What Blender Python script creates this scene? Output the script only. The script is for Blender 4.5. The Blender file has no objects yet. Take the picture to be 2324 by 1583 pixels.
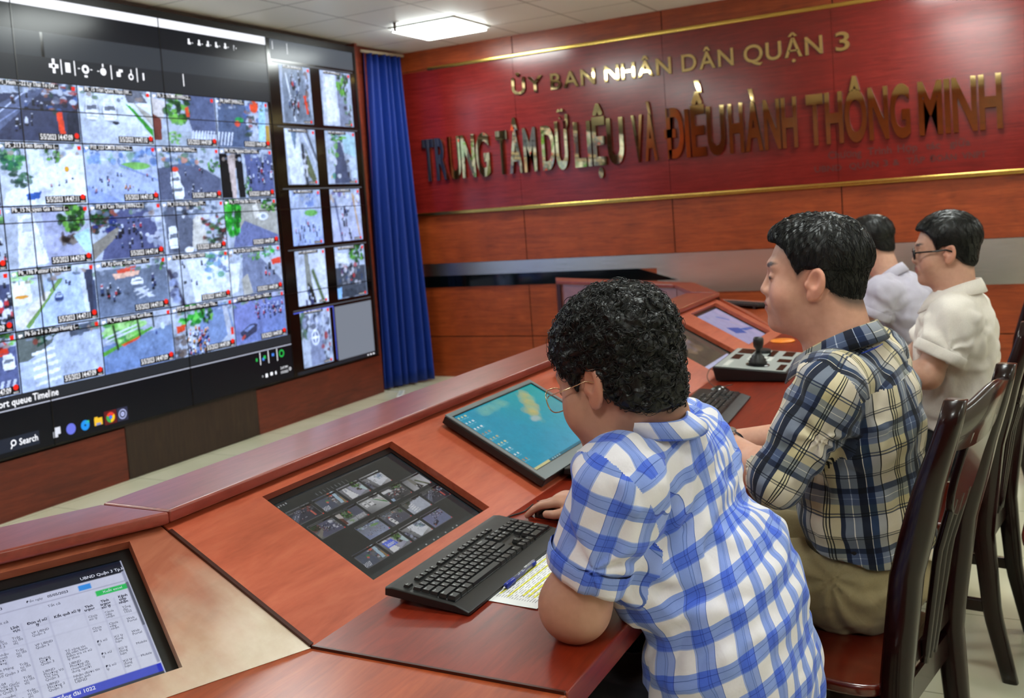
import bpy, bmesh, math, random
import numpy as np
from mathutils import Vector, Matrix
PI = math.pi
random.seed(7)
scn = bpy.context.scene
COL = scn.collection

# ------------------------------------------------------------------ camera
cam_d = bpy.data.cameras.new('camera')
cam = bpy.data.objects.new('camera', cam_d); COL.objects.link(cam)
CR = ((0.4746844, -0.0926463, 0.8752660), (-0.8771225, 0.0326995, 0.4791522), (-0.0730125, -0.9951620, -0.0657402))
m = Matrix.Identity(4)
for r in range(3):
    m[r][0] = CR[r][0]; m[r][1] = -CR[r][1]; m[r][2] = -CR[r][2]
m[2][3] = 1.47
cam.matrix_world = m
cam_d.sensor_width = 36.0
cam_d.lens = 2255.67 / 2324 * 36.0
cam_d.shift_x = 59.89 / 2324
cam_d.shift_y = -164.06 / 2324
cam_d.clip_start = 0.05
cam_d.dof.use_dof = True
cam_d.dof.focus_distance = 1.75
cam_d.dof.aperture_fstop = 7.1
scn.camera = cam

# ------------------------------------------------------------------ world, exposure
w = bpy.data.worlds.new('world'); scn.world = w; w.use_nodes = True
w.node_tree.nodes['Background'].inputs[0].default_value = (0.9, 0.95, 1.0, 1)
w.node_tree.nodes['Background'].inputs[1].default_value = 0.05
scn.view_settings.view_transform = 'Standard'
scn.view_settings.look = 'None'
scn.view_settings.exposure = 0.0
scn.view_settings.gamma = 1.0
scn.cycles.max_bounces = 7; scn.cycles.diffuse_bounces = 4; scn.cycles.glossy_bounces = 3; scn.cycles.transmission_bounces = 4
scn.view_settings.use_curve_mapping = False
LAMP = 29.0        # ceiling panels
SCREEN = 1.25      # video wall
LAMP_COL = (0.93, 1.0, 0.97)

# ------------------------------------------------------------------ helpers
def lin(c):
    if isinstance(c, str):
        c = [int(c[i:i+2], 16) / 255 for i in (0, 2, 4)]
    else:
        c = [v / 255 for v in c]
    return tuple(v / 12.92 if v <= 0.04045 else ((v + 0.055) / 1.055) ** 2.4 for v in c) + (1.0,)

class NT:
    def __init__(s, name):
        s.m = bpy.data.materials.new(name); s.m.use_nodes = True
        s.t = s.m.node_tree; s.b = s.t.nodes['Principled BSDF']; s.o = s.t.nodes['Material Output']
    def n(s, typ, **kw):
        nd = s.t.nodes.new(typ)
        for k, v in kw.items():
            if k.startswith('i_'):
                key = k[2:]; key = int(key) if key.isdigit() else key.replace('_', ' ')
                nd.inputs[key].default_value = v
            else:
                setattr(nd, k, v)
        return nd
    def l(s, a, b): s.t.links.new(a, b)
    def math(s, op, a, b=0.5, c=None):
        nd = s.n('ShaderNodeMath', operation=op)
        for i, v in enumerate((a, b) if c is None else (a, b, c)):
            if isinstance(v, (int, float)): nd.inputs[i].default_value = v
            else: s.l(v, nd.inputs[i])
        return nd.outputs[0]
    def ramp(s, fac, stops, interp='LINEAR'):
        nd = s.n('ShaderNodeValToRGB'); cr = nd.color_ramp; cr.interpolation = interp
        while len(cr.elements) > 1: cr.elements.remove(cr.elements[-1])
        cr.elements[0].position = stops[0][0]; cr.elements[0].color = stops[0][1]
        for p, c in stops[1:]:
            e = cr.elements.new(p); e.color = c
        s.l(fac, nd.inputs[0]); return nd.outputs[0]
    def mix(s, fac, a, b, bt='MIX'):
        nd = s.n('ShaderNodeMix', data_type='RGBA', blend_type=bt)
        for sock, v in ((nd.inputs[0], fac), (nd.inputs[6], a), (nd.inputs[7], b)):
            if isinstance(v, (int, float, tuple)): sock.default_value = v
            else: s.l(v, sock)
        return nd.outputs[2]
    def bump(s, h, strength=0.2, dist=0.001):
        nd = s.n('ShaderNodeBump'); nd.inputs['Strength'].default_value = strength; nd.inputs['Distance'].default_value = dist
        s.l(h, nd.inputs['Height']); s.l(nd.outputs[0], s.b.inputs['Normal']); return nd
    def noise(s, vec=None, scale=5, detail=3, rough=0.5, dist=0.0, out=0):
        nd = s.n('ShaderNodeTexNoise'); nd.inputs['Scale'].default_value = scale; nd.inputs['Detail'].default_value = detail
        nd.inputs['Roughness'].default_value = rough; nd.inputs['Distortion'].default_value = dist
        if vec is not None: s.l(vec, nd.inputs['Vector'])
        return nd.outputs[out]
    def coord(s, kind='Object', scale=(1, 1, 1), rot=(0, 0, 0), loc=(0, 0, 0)):
        tc = s.n('ShaderNodeTexCoord'); mp = s.n('ShaderNodeMapping')
        mp.inputs['Scale'].default_value = scale; mp.inputs['Rotation'].default_value = rot; mp.inputs['Location'].default_value = loc
        s.l(tc.outputs[kind], mp.inputs['Vector']); return mp.outputs[0]

MATS = {}
def plain(name, col, rough=0.5, metal=0.0, spec=0.5, coat=0.0, em=None, ems=0.0, var=0.06, alpha=None):
    if name in MATS: return MATS[name]
    t = NT(name); c = lin(col) if not (isinstance(col, tuple) and len(col) == 4) else col
    b = t.b
    if var > 0 and em is None:
        nz = t.noise(t.coord(), 30, 3)
        lo = tuple(v * (1 - var) for v in c[:3]) + (1,); hi = tuple(min(1, v * (1 + var)) for v in c[:3]) + (1,)
        t.l(t.ramp(nz, [(0.3, lo), (0.7, hi)]), b.inputs['Base Color'])
        rr = t.n('ShaderNodeMapRange'); rr.inputs[3].default_value = max(0, rough - 0.04); rr.inputs[4].default_value = rough + 0.04
        t.l(nz, rr.inputs[0]); t.l(rr.outputs[0], b.inputs['Roughness'])
    else:
        b.inputs['Base Color'].default_value = c; b.inputs['Roughness'].default_value = rough
    b.inputs['Metallic'].default_value = metal
    b.inputs['Specular IOR Level'].default_value = spec; b.inputs['Coat Weight'].default_value = coat
    if em is not None:
        b.inputs['Emission Color'].default_value = lin(em); b.inputs['Emission Strength'].default_value = ems
        b.inputs['Base Color'].default_value = (0.01, 0.01, 0.01, 1)
    MATS[name] = t.m; return t.m

def wood(name, dark, mid, light, grain=(1.2, 14, 14), rough=0.3, coat=0.25, coatr=0.12, patch=0.5, scale=1.0, spec=0.5):
    if name in MATS: return MATS[name]
    t = NT(name)
    v = t.coord('Object', tuple(g * scale for g in grain))
    n1 = t.noise(v, 3.0, 6, 0.6, 1.2)
    fine = t.noise(t.coord('Object', tuple(g * 6 * scale for g in grain)), 3.0, 3, 0.6)
    big = t.noise(t.coord('Object', (1.3, 2.5, 2.5)), 2.2, 4, 0.55, 0.4)
    f = t.math('ADD', t.math('MULTIPLY', n1, 0.75), t.math('MULTIPLY', fine, 0.25))
    c = t.ramp(f, [(0.25, lin(dark)), (0.5, lin(mid)), (0.75, lin(light))])
    c2 = t.ramp(big, [(0.3, (1 - patch, 1 - patch, 1 - patch, 1)), (0.62, (1, 1, 1, 1))])
    t.l(t.mix(1.0, c, c2, 'MULTIPLY'), t.b.inputs['Base Color'])
    rr = t.n('ShaderNodeMapRange'); rr.inputs[3].default_value = rough - 0.02; rr.inputs[4].default_value = rough + 0.03
    t.l(big, rr.inputs[0]); t.l(rr.outputs[0], t.b.inputs['Roughness'])
    t.b.inputs['Coat Weight'].default_value = coat; t.b.inputs['Coat Roughness'].default_value = coatr
    t.b.inputs['Specular IOR Level'].default_value = spec
    t.bump(fine, 0.02, 0.0003)
    MATS[name] = t.m; return t.m

def emis(name, col, s=1.0):
    if name in MATS: return MATS[name]
    t = NT(name); c = lin(col)
    t.b.inputs['Base Color'].default_value = (0.004, 0.004, 0.005, 1); t.b.inputs['Roughness'].default_value = 0.25; t.b.inputs['Specular IOR Level'].default_value = 0.25
    t.b.inputs['Emission Color'].default_value = c; t.b.inputs['Emission Strength'].default_value = s
    t.m.cycles.emission_sampling = 'NONE'
    MATS[name] = t.m; return t.m

def screen_attr(name, s=1.0, rough=0.25, spec=0.5):
    """picture on a lit screen: colour comes from the mesh colour attribute"""
    if name in MATS: return MATS[name]
    t = NT(name); a = t.n('ShaderNodeAttribute', attribute_name='Col')
    t.b.inputs['Base Color'].default_value = (0.004, 0.004, 0.005, 1); t.b.inputs['Roughness'].default_value = rough
    t.b.inputs['Specular IOR Level'].default_value = spec
    t.l(a.outputs['Color'], t.b.inputs['Emission Color']); t.b.inputs['Emission Strength'].default_value = s
    t.m.cycles.emission_sampling = 'NONE'
    MATS[name] = t.m; return t.m

ROOTM = {}
def link(o, parent=None, world=True):
    COL.objects.link(o)
    if parent is not None: o.parent = parent
    return o
def tag(o, label=None, cat=None, group=None, kind=None):
    if label: o['label'] = label
    if cat: o['category'] = cat
    if group: o['group'] = group
    if kind: o['kind'] = kind
    return o
def thing(name, label, cat, loc=(0, 0, 0), rotz=0.0, group=None):
    o = bpy.data.objects.new(name, None); link(o)
    o.location = loc; o.rotation_euler = (0, 0, rotz); o.empty_display_size = 0.1
    ROOTM[o] = (Matrix.Translation(loc) @ Matrix.Rotation(rotz, 4, 'Z')).inverted()
    return tag(o, label, cat, group)

def frame(o, x, y):
    """4x4 with columns x, y, x cross y, origin o"""
    x = Vector(x).normalized(); y = Vector(y); z = x.cross(y).normalized(); y = z.cross(x)
    M = Matrix.Identity(4)
    for i in range(3):
        M[i][0] = x[i]; M[i][1] = y[i]; M[i][2] = z[i]; M[i][3] = o[i]
    return M

class MB:
    def __init__(s): s.v = []; s.f = []; s.mi = []; s.uv = None
    def add(s, vs, fs, M=None, mi=0):
        b = len(s.v)
        s.v += [tuple(M @ Vector(v)) if M is not None else tuple(v) for v in vs]
        s.f += [tuple(i + b for i in f) for f in fs]; s.mi += [mi] * len(fs); return s
    def box(s, lo, hi, M=None, mi=0):
        x0, y0, z0 = lo; x1, y1, z1 = hi
        vs = [(x0, y0, z0), (x1, y0, z0), (x1, y1, z0), (x0, y1, z0), (x0, y0, z1), (x1, y0, z1), (x1, y1, z1), (x0, y1, z1)]
        return s.add(vs, [(0, 3, 2, 1), (4, 5, 6, 7), (0, 1, 5, 4), (1, 2, 6, 5), (2, 3, 7, 6), (3, 0, 4, 7)], M, mi)
    def bc(s, c, size, M=None, mi=0):
        return s.box([c[i] - size[i] / 2 for i in range(3)], [c[i] + size[i] / 2 for i in range(3)], M, mi)
    def hexa(s, bot, top, mi=0):
        n = len(bot); fs = [tuple(reversed(range(n))), tuple(range(n, 2 * n))] + [(i, (i + 1) % n, n + (i + 1) % n, n + i) for i in range(n)]
        return s.add(list(bot) + list(top), fs, None, mi)
    def prism(s, poly, z0, z1, M=None, mi=0):
        n = len(poly); vs = [(x, y, z0) for x, y in poly] + [(x, y, z1) for x, y in poly]
        fs = [tuple(reversed(range(n))), tuple(range(n, 2 * n))] + [(i, (i + 1) % n, n + (i + 1) % n, n + i) for i in range(n)]
        return s.add(vs, fs, M, mi)
    def quad(s, a, b, c, d, M=None, mi=0): return s.add([a, b, c, d], [(0, 1, 2, 3)], M, mi)
    def loft(s, rings, closed=True, caps=True, M=None, mi=0):
        n = len(rings[0]); vs = [p for r in rings for p in r]; fs = []
        for i in range(len(rings) - 1):
            for j in range(n if closed else n - 1):
                k = (j + 1) % n; fs.append((i * n + j, i * n + k, (i + 1) * n + k, (i + 1) * n + j))
        if caps: fs += [tuple(reversed(range(n))), tuple(range((len(rings) - 1) * n, len(rings) * n))]
        return s.add(vs, fs, M, mi)
    def tube(s, pts, r, n=8, M=None, mi=0, caps=True, flat=1.0):
        P = [Vector(p) for p in pts]; R = r if isinstance(r, (list, tuple)) else [r] * len(P); rings = []
        up = None
        for i, p in enumerate(P):
            d = (P[min(i + 1, len(P) - 1)] - P[max(i - 1, 0)]).normalized()
            if up is None:
                up = Vector((0, 0, 1)) if abs(d.z) < 0.9 else Vector((1, 0, 0))
            a = d.cross(up).normalized(); up = a.cross(d).normalized()
            rings.append([tuple(p + a * math.cos(2 * PI * k / n) * R[i] + up * math.sin(2 * PI * k / n) * R[i] * flat) for k in range(n)])
        return s.loft(rings, True, caps, M, mi)
    def lathe(s, prof, n=20, M=None, mi=0):
        rings = [[(r * math.cos(2 * PI * k / n), r * math.sin(2 * PI * k / n), z) for k in range(n)] for r, z in prof]
        return s.loft(rings, True, True, M, mi)
    def ell(s, c, r, n=14, m2=9, M=None, mi=0):
        rings = []
        for i in range(m2 + 1):
            a = -PI / 2 + PI * (i + 0.02) / (m2 + 0.04)
            rings.append([(c[0] + r[0] * math.cos(a) * math.cos(2 * PI * k / n), c[1] + r[1] * math.cos(a) * math.sin(2 * PI * k / n), c[2] + r[2] * math.sin(a)) for k in range(n)])
        return s.loft(rings, True, True, M, mi)
    def build(s, name, mat, parent=None, smooth=False, bevel=0.0, seg=2, world=True, auto=None):
        me = bpy.data.meshes.new(name)
        v = s.v
        root = parent
        if world and parent is not None:
            while root.parent is not None: root = root.parent
            if root in ROOTM:
                Mi = ROOTM[root]; v = [tuple(Mi @ Vector(p)) for p in v]
        me.from_pydata(v, [], s.f)
        for mm in (mat if isinstance(mat, (list, tuple)) else [mat]): me.materials.append(mm)
        if isinstance(mat, (list, tuple)):
            me.polygons.foreach_set('material_index', s.mi)
        me.validate(); me.update()
        if smooth: me.polygons.foreach_set('use_smooth', [True] * len(me.polygons))
        o = bpy.data.objects.new(name, me); link(o, parent)
        if bevel > 0:
            b = o.modifiers.new('bevel', 'BEVEL'); b.width = bevel; b.segments = seg; b.limit_method = 'ANGLE'; b.angle_limit = math.radians(35)
            me.polygons.foreach_set('use_smooth', [True] * len(me.polygons))
            wn = o.modifiers.new('wn', 'WEIGHTED_NORMAL'); wn.keep_sharp = False
        return o

def struct(mb, name, mat, **kw):
    o = mb.build(name, mat, None, **kw); o['kind'] = 'structure'; return o

_tx = {}
def text_geo(s, bold=0.0, res=3):
    k = (s, bold, res)
    if k not in _tx:
        c = bpy.data.curves.new('lettering', 'FONT'); c.body = s; c.resolution_u = res; c.offset = bold; c.size = 1.0
        o = bpy.data.objects.new('lettering', c)
        me = bpy.data.meshes.new_from_object(o)
        _tx[k] = ([tuple(v.co) for v in me.vertices], [tuple(p.vertices) for p in me.polygons])
        bpy.data.objects.remove(o); bpy.data.curves.remove(c); bpy.data.meshes.remove(me)
    return _tx[k]
def text_into(mb, s, o, ux, uy, size, width=None, bold=0.0, depth=0.0, mi=0, align='L', res=2, height=None):
    """write s starting at o, along ux, up uy; size = em size, width = forced width"""
    vs, fs = text_geo(s, bold, res)
    if not vs: return mb
    x0 = min(v[0] for v in vs); x1 = max(v[0] for v in vs)
    sx = size if width is None else width / max(1e-6, x1 - x0)
    sy = size
    off = x0 if width is not None else (0 if align == 'L' else (x0 + x1) / 2 if align == 'C' else x1)
    M = frame(o, ux, uy)
    if depth <= 0:
        return mb.add([((v[0] - off) * sx, v[1] * sy, 0) for v in vs], fs, M, mi)
    n = len(vs); edges = {}
    for f in fs:
        for i in range(len(f)):
            a, b = f[i], f[(i + 1) % len(f)]; edges[(a, b)] = edges.get((a, b), 0) + 1
    side = [(a, a + n, b + n, b) if False else (b, a, a + n, b + n) for (a, b) in edges if (b, a) not in edges]
    P = [((v[0] - off) * sx, v[1] * sy, 0) for v in vs] + [((v[0] - off) * sx, v[1] * sy, depth) for v in vs]
    F = [tuple(reversed(f)) for f in fs] + [tuple(i + n for i in f) for f in fs] + [tuple(reversed(q)) for q in side]
    return mb.add(P, F, M, mi)

def picture(name, img, o, ux, uy, w, h, mat, parent=None):
    """img: (rows, cols, 3) linear colours, row 0 at the bottom; becomes a grid mesh with a colour attribute"""
    H, W = img.shape[:2]
    M = np.array(frame(o, ux, uy)); xs = np.linspace(0, w, W); ys = np.linspace(0, h, H)
    X, Y = np.meshgrid(xs, ys)
    P = M[:3, 3] + X[..., None] * M[:3, 0] + Y[..., None] * M[:3, 1]
    P = P.reshape(-1, 3)
    root = parent
    if parent is not None:
        while root.parent is not None: root = root.parent
        if root in ROOTM:
            Mi = np.array(ROOTM[root]); P = P @ Mi[:3, :3].T + Mi[:3, 3]
    idx = np.arange(W * H).reshape(H, W)
    F = np.stack([idx[:-1, :-1], idx[:-1, 1:], idx[1:, 1:], idx[1:, :-1]], -1).reshape(-1, 4)
    me = np_mesh(name, P, F, mat)
    c = me.color_attributes.new('Col', 'FLOAT_COLOR', 'POINT')
    c.data.foreach_set('color', np.concatenate([img.reshape(-1, 3), np.ones((W * H, 1))], 1).ravel().astype(np.float32))
    ob = bpy.data.objects.new(name, me); link(ob, parent); return ob

def np_mesh(name, P, F, mat, smooth=False):
    me = bpy.data.meshes.new(name); n = len(P); k = F.shape[1]
    me.vertices.add(n); me.vertices.foreach_set('co', np.ascontiguousarray(P, dtype=np.float32).ravel())
    me.loops.add(F.size); me.loops.foreach_set('vertex_index', np.ascontiguousarray(F, dtype=np.int32).ravel())
    me.polygons.add(len(F)); me.polygons.foreach_set('loop_start', np.arange(0, F.size, k, dtype=np.int32))
    me.polygons.foreach_set('loop_total', np.full(len(F), k, dtype=np.int32))
    me.polygons.foreach_set('use_smooth', np.full(len(F), smooth))
    me.update(calc_edges=True)
    if mat is not None: me.materials.append(mat)
    return me
# ------------------------------------------------------------------ materials
M_WALLWOOD = wood('wall_wood', '6a240c', '983f18', 'b05426', grain=(10, 1.0, 14), rough=0.38, coat=0.15, coatr=0.2, patch=0.25)
M_SIGNWOOD = wood('sign_panel_wood', '55100d', '761a16', '8c2620', grain=(8, 0.9, 16), rough=0.2, coat=0.5, coatr=0.16, patch=0.15)
M_BASEWOOD = wood('screen_base_wood', '4a170c', '6a2614', '80341f', grain=(1.0, 8, 10), rough=0.4, coat=0.12, coatr=0.2, patch=0.25)
M_DARKWOOD = wood('dark_panel_wood', '241610', '33221a', '40301f', grain=(14, 8, 1.2), rough=0.45, coat=0.0, patch=0.2)
M_GROOVE = plain('groove', '1a0805', 0.8, var=0)
M_GOLDSTRIP = plain('gold_strip', (0.75, 0.52, 0.13, 1), 0.22, metal=1.0, var=0.03)
M_GOLD = plain('gold_letter_mirror', (0.86, 0.66, 0.30, 1), 0.035, metal=1.0, var=0)
M_GOLDSIDE = plain('gold_letter_side', (0.30, 0.12, 0.05, 1), 0.25, metal=1.0, var=0)
M_BLACKGLOSS = plain('black_glossy_band', '04080a', 0.08, var=0, spec=0.6)
M_BLACK = plain('black_plastic', '121315', 0.42)
M_BLACKG = plain('black_plastic_gloss', '0b0c0d', 0.2)
M_GREYP = plain('grey_plastic', '7f8a8c', 0.35)
M_WHITEP = plain('white_plastic', 'd8dad6', 0.4)
M_CHROME = plain('bright_metal', (0.75, 0.76, 0.78, 1), 0.15, metal=1.0, var=0)

def mat_floor():
    t = NT('floor_tile'); v = t.coord('Object')
    br = t.n('ShaderNodeTexBrick'); br.offset = 0.0; br.inputs['Scale'].default_value = 1.0
    br.inputs['Brick Width'].default_value = 0.6; br.inputs['Row Height'].default_value = 0.6; br.inputs['Mortar Size'].default_value = 0.0025
    t.l(v, br.inputs['Vector'])
    nz = t.noise(v, 3, 5)
    c = t.ramp(nz, [(0.3, lin('c9c6aa')), (0.7, lin('d6d3ba'))])
    t.l(c, br.inputs['Color1']); t.l(c, br.inputs['Color2']); br.inputs['Mortar'].default_value = lin('8b8970')
    t.l(br.outputs['Color'], t.b.inputs['Base Color']); t.b.inputs['Roughness'].default_value = 0.14
    t.b.inputs['Specular IOR Level'].default_value = 0.4
    return t.m
def mat_ceiling():
    t = NT('ceiling_tile'); v = t.coord('Object', (1, 1, 1), (0, 0, 0), (-0.54 - 0.0, -0.09, 0))
    br = t.n('ShaderNodeTexBrick'); br.offset = 0.0; br.inputs['Scale'].default_value = 1.0
    br.inputs['Brick Width'].default_value = 0.6; br.inputs['Row Height'].default_value = 0.6; br.inputs['Mortar Size'].default_value = 0.006
    t.l(v, br.inputs['Vector'])
    br.inputs['Color1'].default_value = lin('f2f1ea'); br.inputs['Color2'].default_value = lin('f4f3ec'); br.inputs['Mortar'].default_value = lin('9a988e')
    t.l(br.outputs['Color'], t.b.inputs['Base Color']); t.b.inputs['Roughness'].default_value = 0.42
    t.bump(t.noise(v, 180, 2), 0.05, 0.0005)
    return t.m
def mat_steel():
    t = NT('brushed_steel'); v = t.coord('Object', (60, 1.2, 60)); nz = t.noise(v, 4, 4)
    t.l(t.ramp(nz, [(0.3, (0.66, 0.66, 0.62, 1)), (0.7, (0.82, 0.82, 0.78, 1))]), t.b.inputs['Base Color'])
    t.b.inputs['Metallic'].default_value = 1.0; t.b.inputs['Roughness'].default_value = 0.27; t.bump(nz, 0.06, 0.0005)
    return t.m

# ------------------------------------------------------------------ room shell
XE, YV, ZC = 7.67, 4.95, 2.932
struct(MB().box((-3.2, -3.6, -0.1), (XE + 0.1, YV + 0.1, 0)), 'floor', mat_floor())
struct(MB().box((-3.2, -3.6, ZC), (XE + 0.1, YV + 0.1, ZC + 0.1)), 'ceiling', mat_ceiling())
M_PAINT = plain('wall_paint', 'c9c3ae', 0.7)
struct(MB().box((-3.2, YV, 0), (XE + 0.1, YV + 0.1, ZC)), 'wall_left', M_BASEWOOD)
struct(MB().box((-3.2, -3.7, 0), (XE + 0.1, -3.6, ZC)), 'wall_right', M_PAINT)
struct(MB().box((-3.3, -3.6, 0), (-3.2, YV, ZC)), 'wall_back', M_WALLWOOD)

# end wall: wooden panels with dark grooves between them
mb = MB(); mb.box((XE, -3.6, 0), (XE + 0.1, YV, ZC), mi=1)
ys = [-3.6, -2.63, -1.36, -0.09, 1.18, 2.46, 3.775, YV]
rows = [(0.0, 0.362), (0.370, 0.712), (0.712, 1.025), (1.029, 1.470), (1.470, 2.760), (2.765, ZC)]
for i in range(len(ys) - 1):
    for z0, z1 in rows:
        mb.box((XE - 0.010, ys[i] + 0.004, z0), (XE, ys[i + 1] - 0.004, z1), mi=0)
struct(mb, 'wall_end', [M_WALLWOOD, M_GROOVE])

# steel band and black glossy band let into the end wall
mb = MB(); mb.box((XE - 0.016, 2.62, 0.914), (XE - 0.010, YV - 0.03, 1.026)); mb.box((XE - 0.016, -3.6, 0.710), (XE - 0.010, 2.62, 1.026))
struct(mb, 'trim_1', mat_steel())
mb = MB(); F = frame((XE - 0.010, 0, 0), (0, -1, 0), (0, 0, 1))
mb.prism([(-YV + 0.03, 0.814), (-2.44, 0.814), (-2.776, 0.916), (-YV + 0.03, 0.916)], 0, 0.012, F)
struct(mb, 'trim_2', M_BLACKGLOSS)
# wood above the black strip between it and the floor is the wall itself

# ------------------------------------------------------------------ ceiling lights
M_LAMP = NT('lamp_diffuser')
M_LAMP.b.inputs['Base Color'].default_value = (0.8, 0.8, 0.8, 1)
M_LAMP.b.inputs['Emission Color'].default_value = LAMP_COL + (1,); M_LAMP.b.inputs['Emission Strength'].default_value = LAMP
M_LAMP = M_LAMP.m
M_LFRAME = plain('lamp_frame', 'e0e2de', 0.4)
def ceiling_light():
    t = thing('ceiling_light', 'square recessed ceiling light panel glowing white near the end wall', 'light', (0, 0, 0))
    f = MB()
    for a, b in (((-0.295, -0.295), (0.295, -0.270)), ((-0.295, 0.270), (0.295, 0.295)), ((-0.295, -0.270), (-0.270, 0.270)), ((0.270, -0.270), (0.295, 0.270))):
        f.box((a[0], a[1], -0.012), (b[0], b[1], 0.0))
    f.build('lamp_frame', M_LFRAME, t)
    d = MB().box((-0.268, -0.268, -0.034), (0.268, 0.268, -0.001)); d.build('diffuser', M_LAMP, t)
    return t
cl0 = ceiling_light(); first = True
def dup(root, loc, rotz=0.0, label=None, group=None):
    r = root.copy(); COL.objects.link(r); r.location = loc; r.rotation_euler = (0, 0, rotz)
    if label: r['label'] = label
    if group: r['group'] = group
    for ch in list(root.children):
        c = ch.copy(); COL.objects.link(c); c.parent = r
        for g in ch.children:
            d = g.copy(); COL.objects.link(d); d.parent = c
    return r
cl0.location = (6.84, 3.99, ZC)
k = 0
for x in (6.84, 4.44, 2.04, -0.36):
    for y in (3.99, 0.39, -2.61):
        if (x, y) == (6.84, 3.99): continue
        k += 1
        dup(cl0, (x, y, ZC), 0, 'square recessed ceiling light panel outside the picture, seen only as a glow', 'ceiling light panels overhead')

# sprinkler head beside the light
t = thing('sprinkler', 'small dark sprinkler head hanging from the ceiling beside the light panel', 'sprinkler', (6.39, 4.118, ZC))
MB().lathe([(0.035, -0.004), (0.035, 0.0)], 16).build('escutcheon', M_WHITEP, t, world=False)
MB().lathe([(0.012, -0.06), (0.010, -0.03), (0.014, -0.004)], 12).build('pipe', plain('sprinkler_metal', '4c4038', 0.4, metal=0.6), t, world=False)
MB().lathe([(0.03, -0.066), (0.03, -0.062), (0.008, -0.058)], 16).build('deflector', MATS['sprinkler_metal'], t, world=False)

# ------------------------------------------------------------------ sign on the end wall
sg = thing('wall_sign', 'glossy red wooden sign panel with gold mirror lettering between two gold strips', 'sign', (XE - 0.01, 2.4, 2.1))
sp = MB()
for y0, y1 in ((-3.2, -1.32), (-1.317, 1.19), (1.193, 2.457), (2.46, 3.77), (3.773, 4.93)):
    sp.box((XE - 0.035, y0, 1.49), (XE - 0.010, y1, 2.745))
sp.build('panel', M_SIGNWOOD, sg)
MB().box((XE - 0.05, -3.2, 2.742), (XE - 0.010, 4.61, 2.772)).build('gold_strip', M_GOLDSTRIP, sg, bevel=0.006)
MB().box((XE - 0.05, -3.2, 1.460), (XE - 0.010, 4.87, 1.492)).build('gold_strip', M_GOLDSTRIP, sg, bevel=0.006)
UY, UZ = (0, -1, 0), (0, 0, 1)
def letters(word, ya, yb, z, cap, bold, depth, gap=0.08, dia=None):
    """one mesh per letter; word runs from Y = ya down to yb"""
    ws = []
    for ch in word:
        vs, _ = text_geo(ch, bold, 6); ws.append((min(v[0] for v in vs), max(v[0] for v in vs)))
    tot = sum(b - a for a, b in ws) + gap * (len(word) - 1)
    k = abs(ya - yb) / tot; x = 0.0; ch_cap = 0.729
    for ch, (a, b) in zip(word, ws):
        mb = MB(); w_ = (b - a)
        M0 = (XE - 0.035, ya - x * k, z)
        n0 = len(mb.f)
        text_into(mb, ch, M0, UY, UZ, cap / ch_cap, width=w_ * k, bold=bold, depth=depth, res=6)
        # front faces mirror gold, sides darker
        me_v = mb.v; mi = []
        for f in mb.f:
            xs_ = [me_v[i][0] for i in f]
            mi.append(0 if max(xs_) - min(xs_) < 1e-6 else 1)
        mb.mi = mi
        mb.build('letter', [M_GOLD, M_GOLDSIDE], sg)
        x += w_ + gap
for wd, a, b in (('ỦY', 3.785, 3.50), ('BAN', 3.425, 3.03), ('NHÂN', 2.945, 2.39), ('DÂN', 2.306, 1.903), ('QUẬN', 1.825, 1.255), ('3', 1.165, 1.07)):
    letters(wd, a, b, 2.432, 0.135, 0.012, 0.018, 0.12)
for wd, a, b in (('TRUNG', 4.715, 4.04), ('TÂM', 3.97, 3.593), ('DỮ', 3.54, 3.29), ('LIỆU', 3.245, 2.815), ('VÀ', 2.742, 2.54), ('ĐIỀU', 2.475, 1.995),
                 ('HÀNH', 1.965, 1.46), ('THÔNG', 1.39, 0.69), ('MINH', 0.635, 0.118)):
    letters(wd, a, b, 1.785, 0.365, 0.030, 0.03, 0.065)
M_FAINT = plain('faded_lettering', '4a120e', 0.5, var=0)
for s_, y_, z_, w_, h_ in (('Chương', 1.257, 1.665, .23, .075), ('Trình', .985, 1.668, .16, .075), ('Hợp', .785, 1.67, .13, .075), ('tác', .60, 1.673, .09, .07), ('giữa', .45, 1.676, .13, .07),
                           ('UBND', 1.357, 1.575, .19, .062), ('QUẬN', 1.115, 1.578, .20, .062), ('3', .885, 1.58, .035, .062), ('&', .82, 1.58, .045, .062), ('TẬP', .73, 1.582, .12, .062), ('ĐOÀN', .58, 1.584, .17, .062), ('VNPT', .375, 1.587, .15, .062)):
    mb = MB(); text_into(mb, s_, (XE - 0.0365, y_, z_), UY, UZ, h_, width=w_, bold=0.015); mb.build('faded_lettering', M_FAINT, sg)

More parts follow.
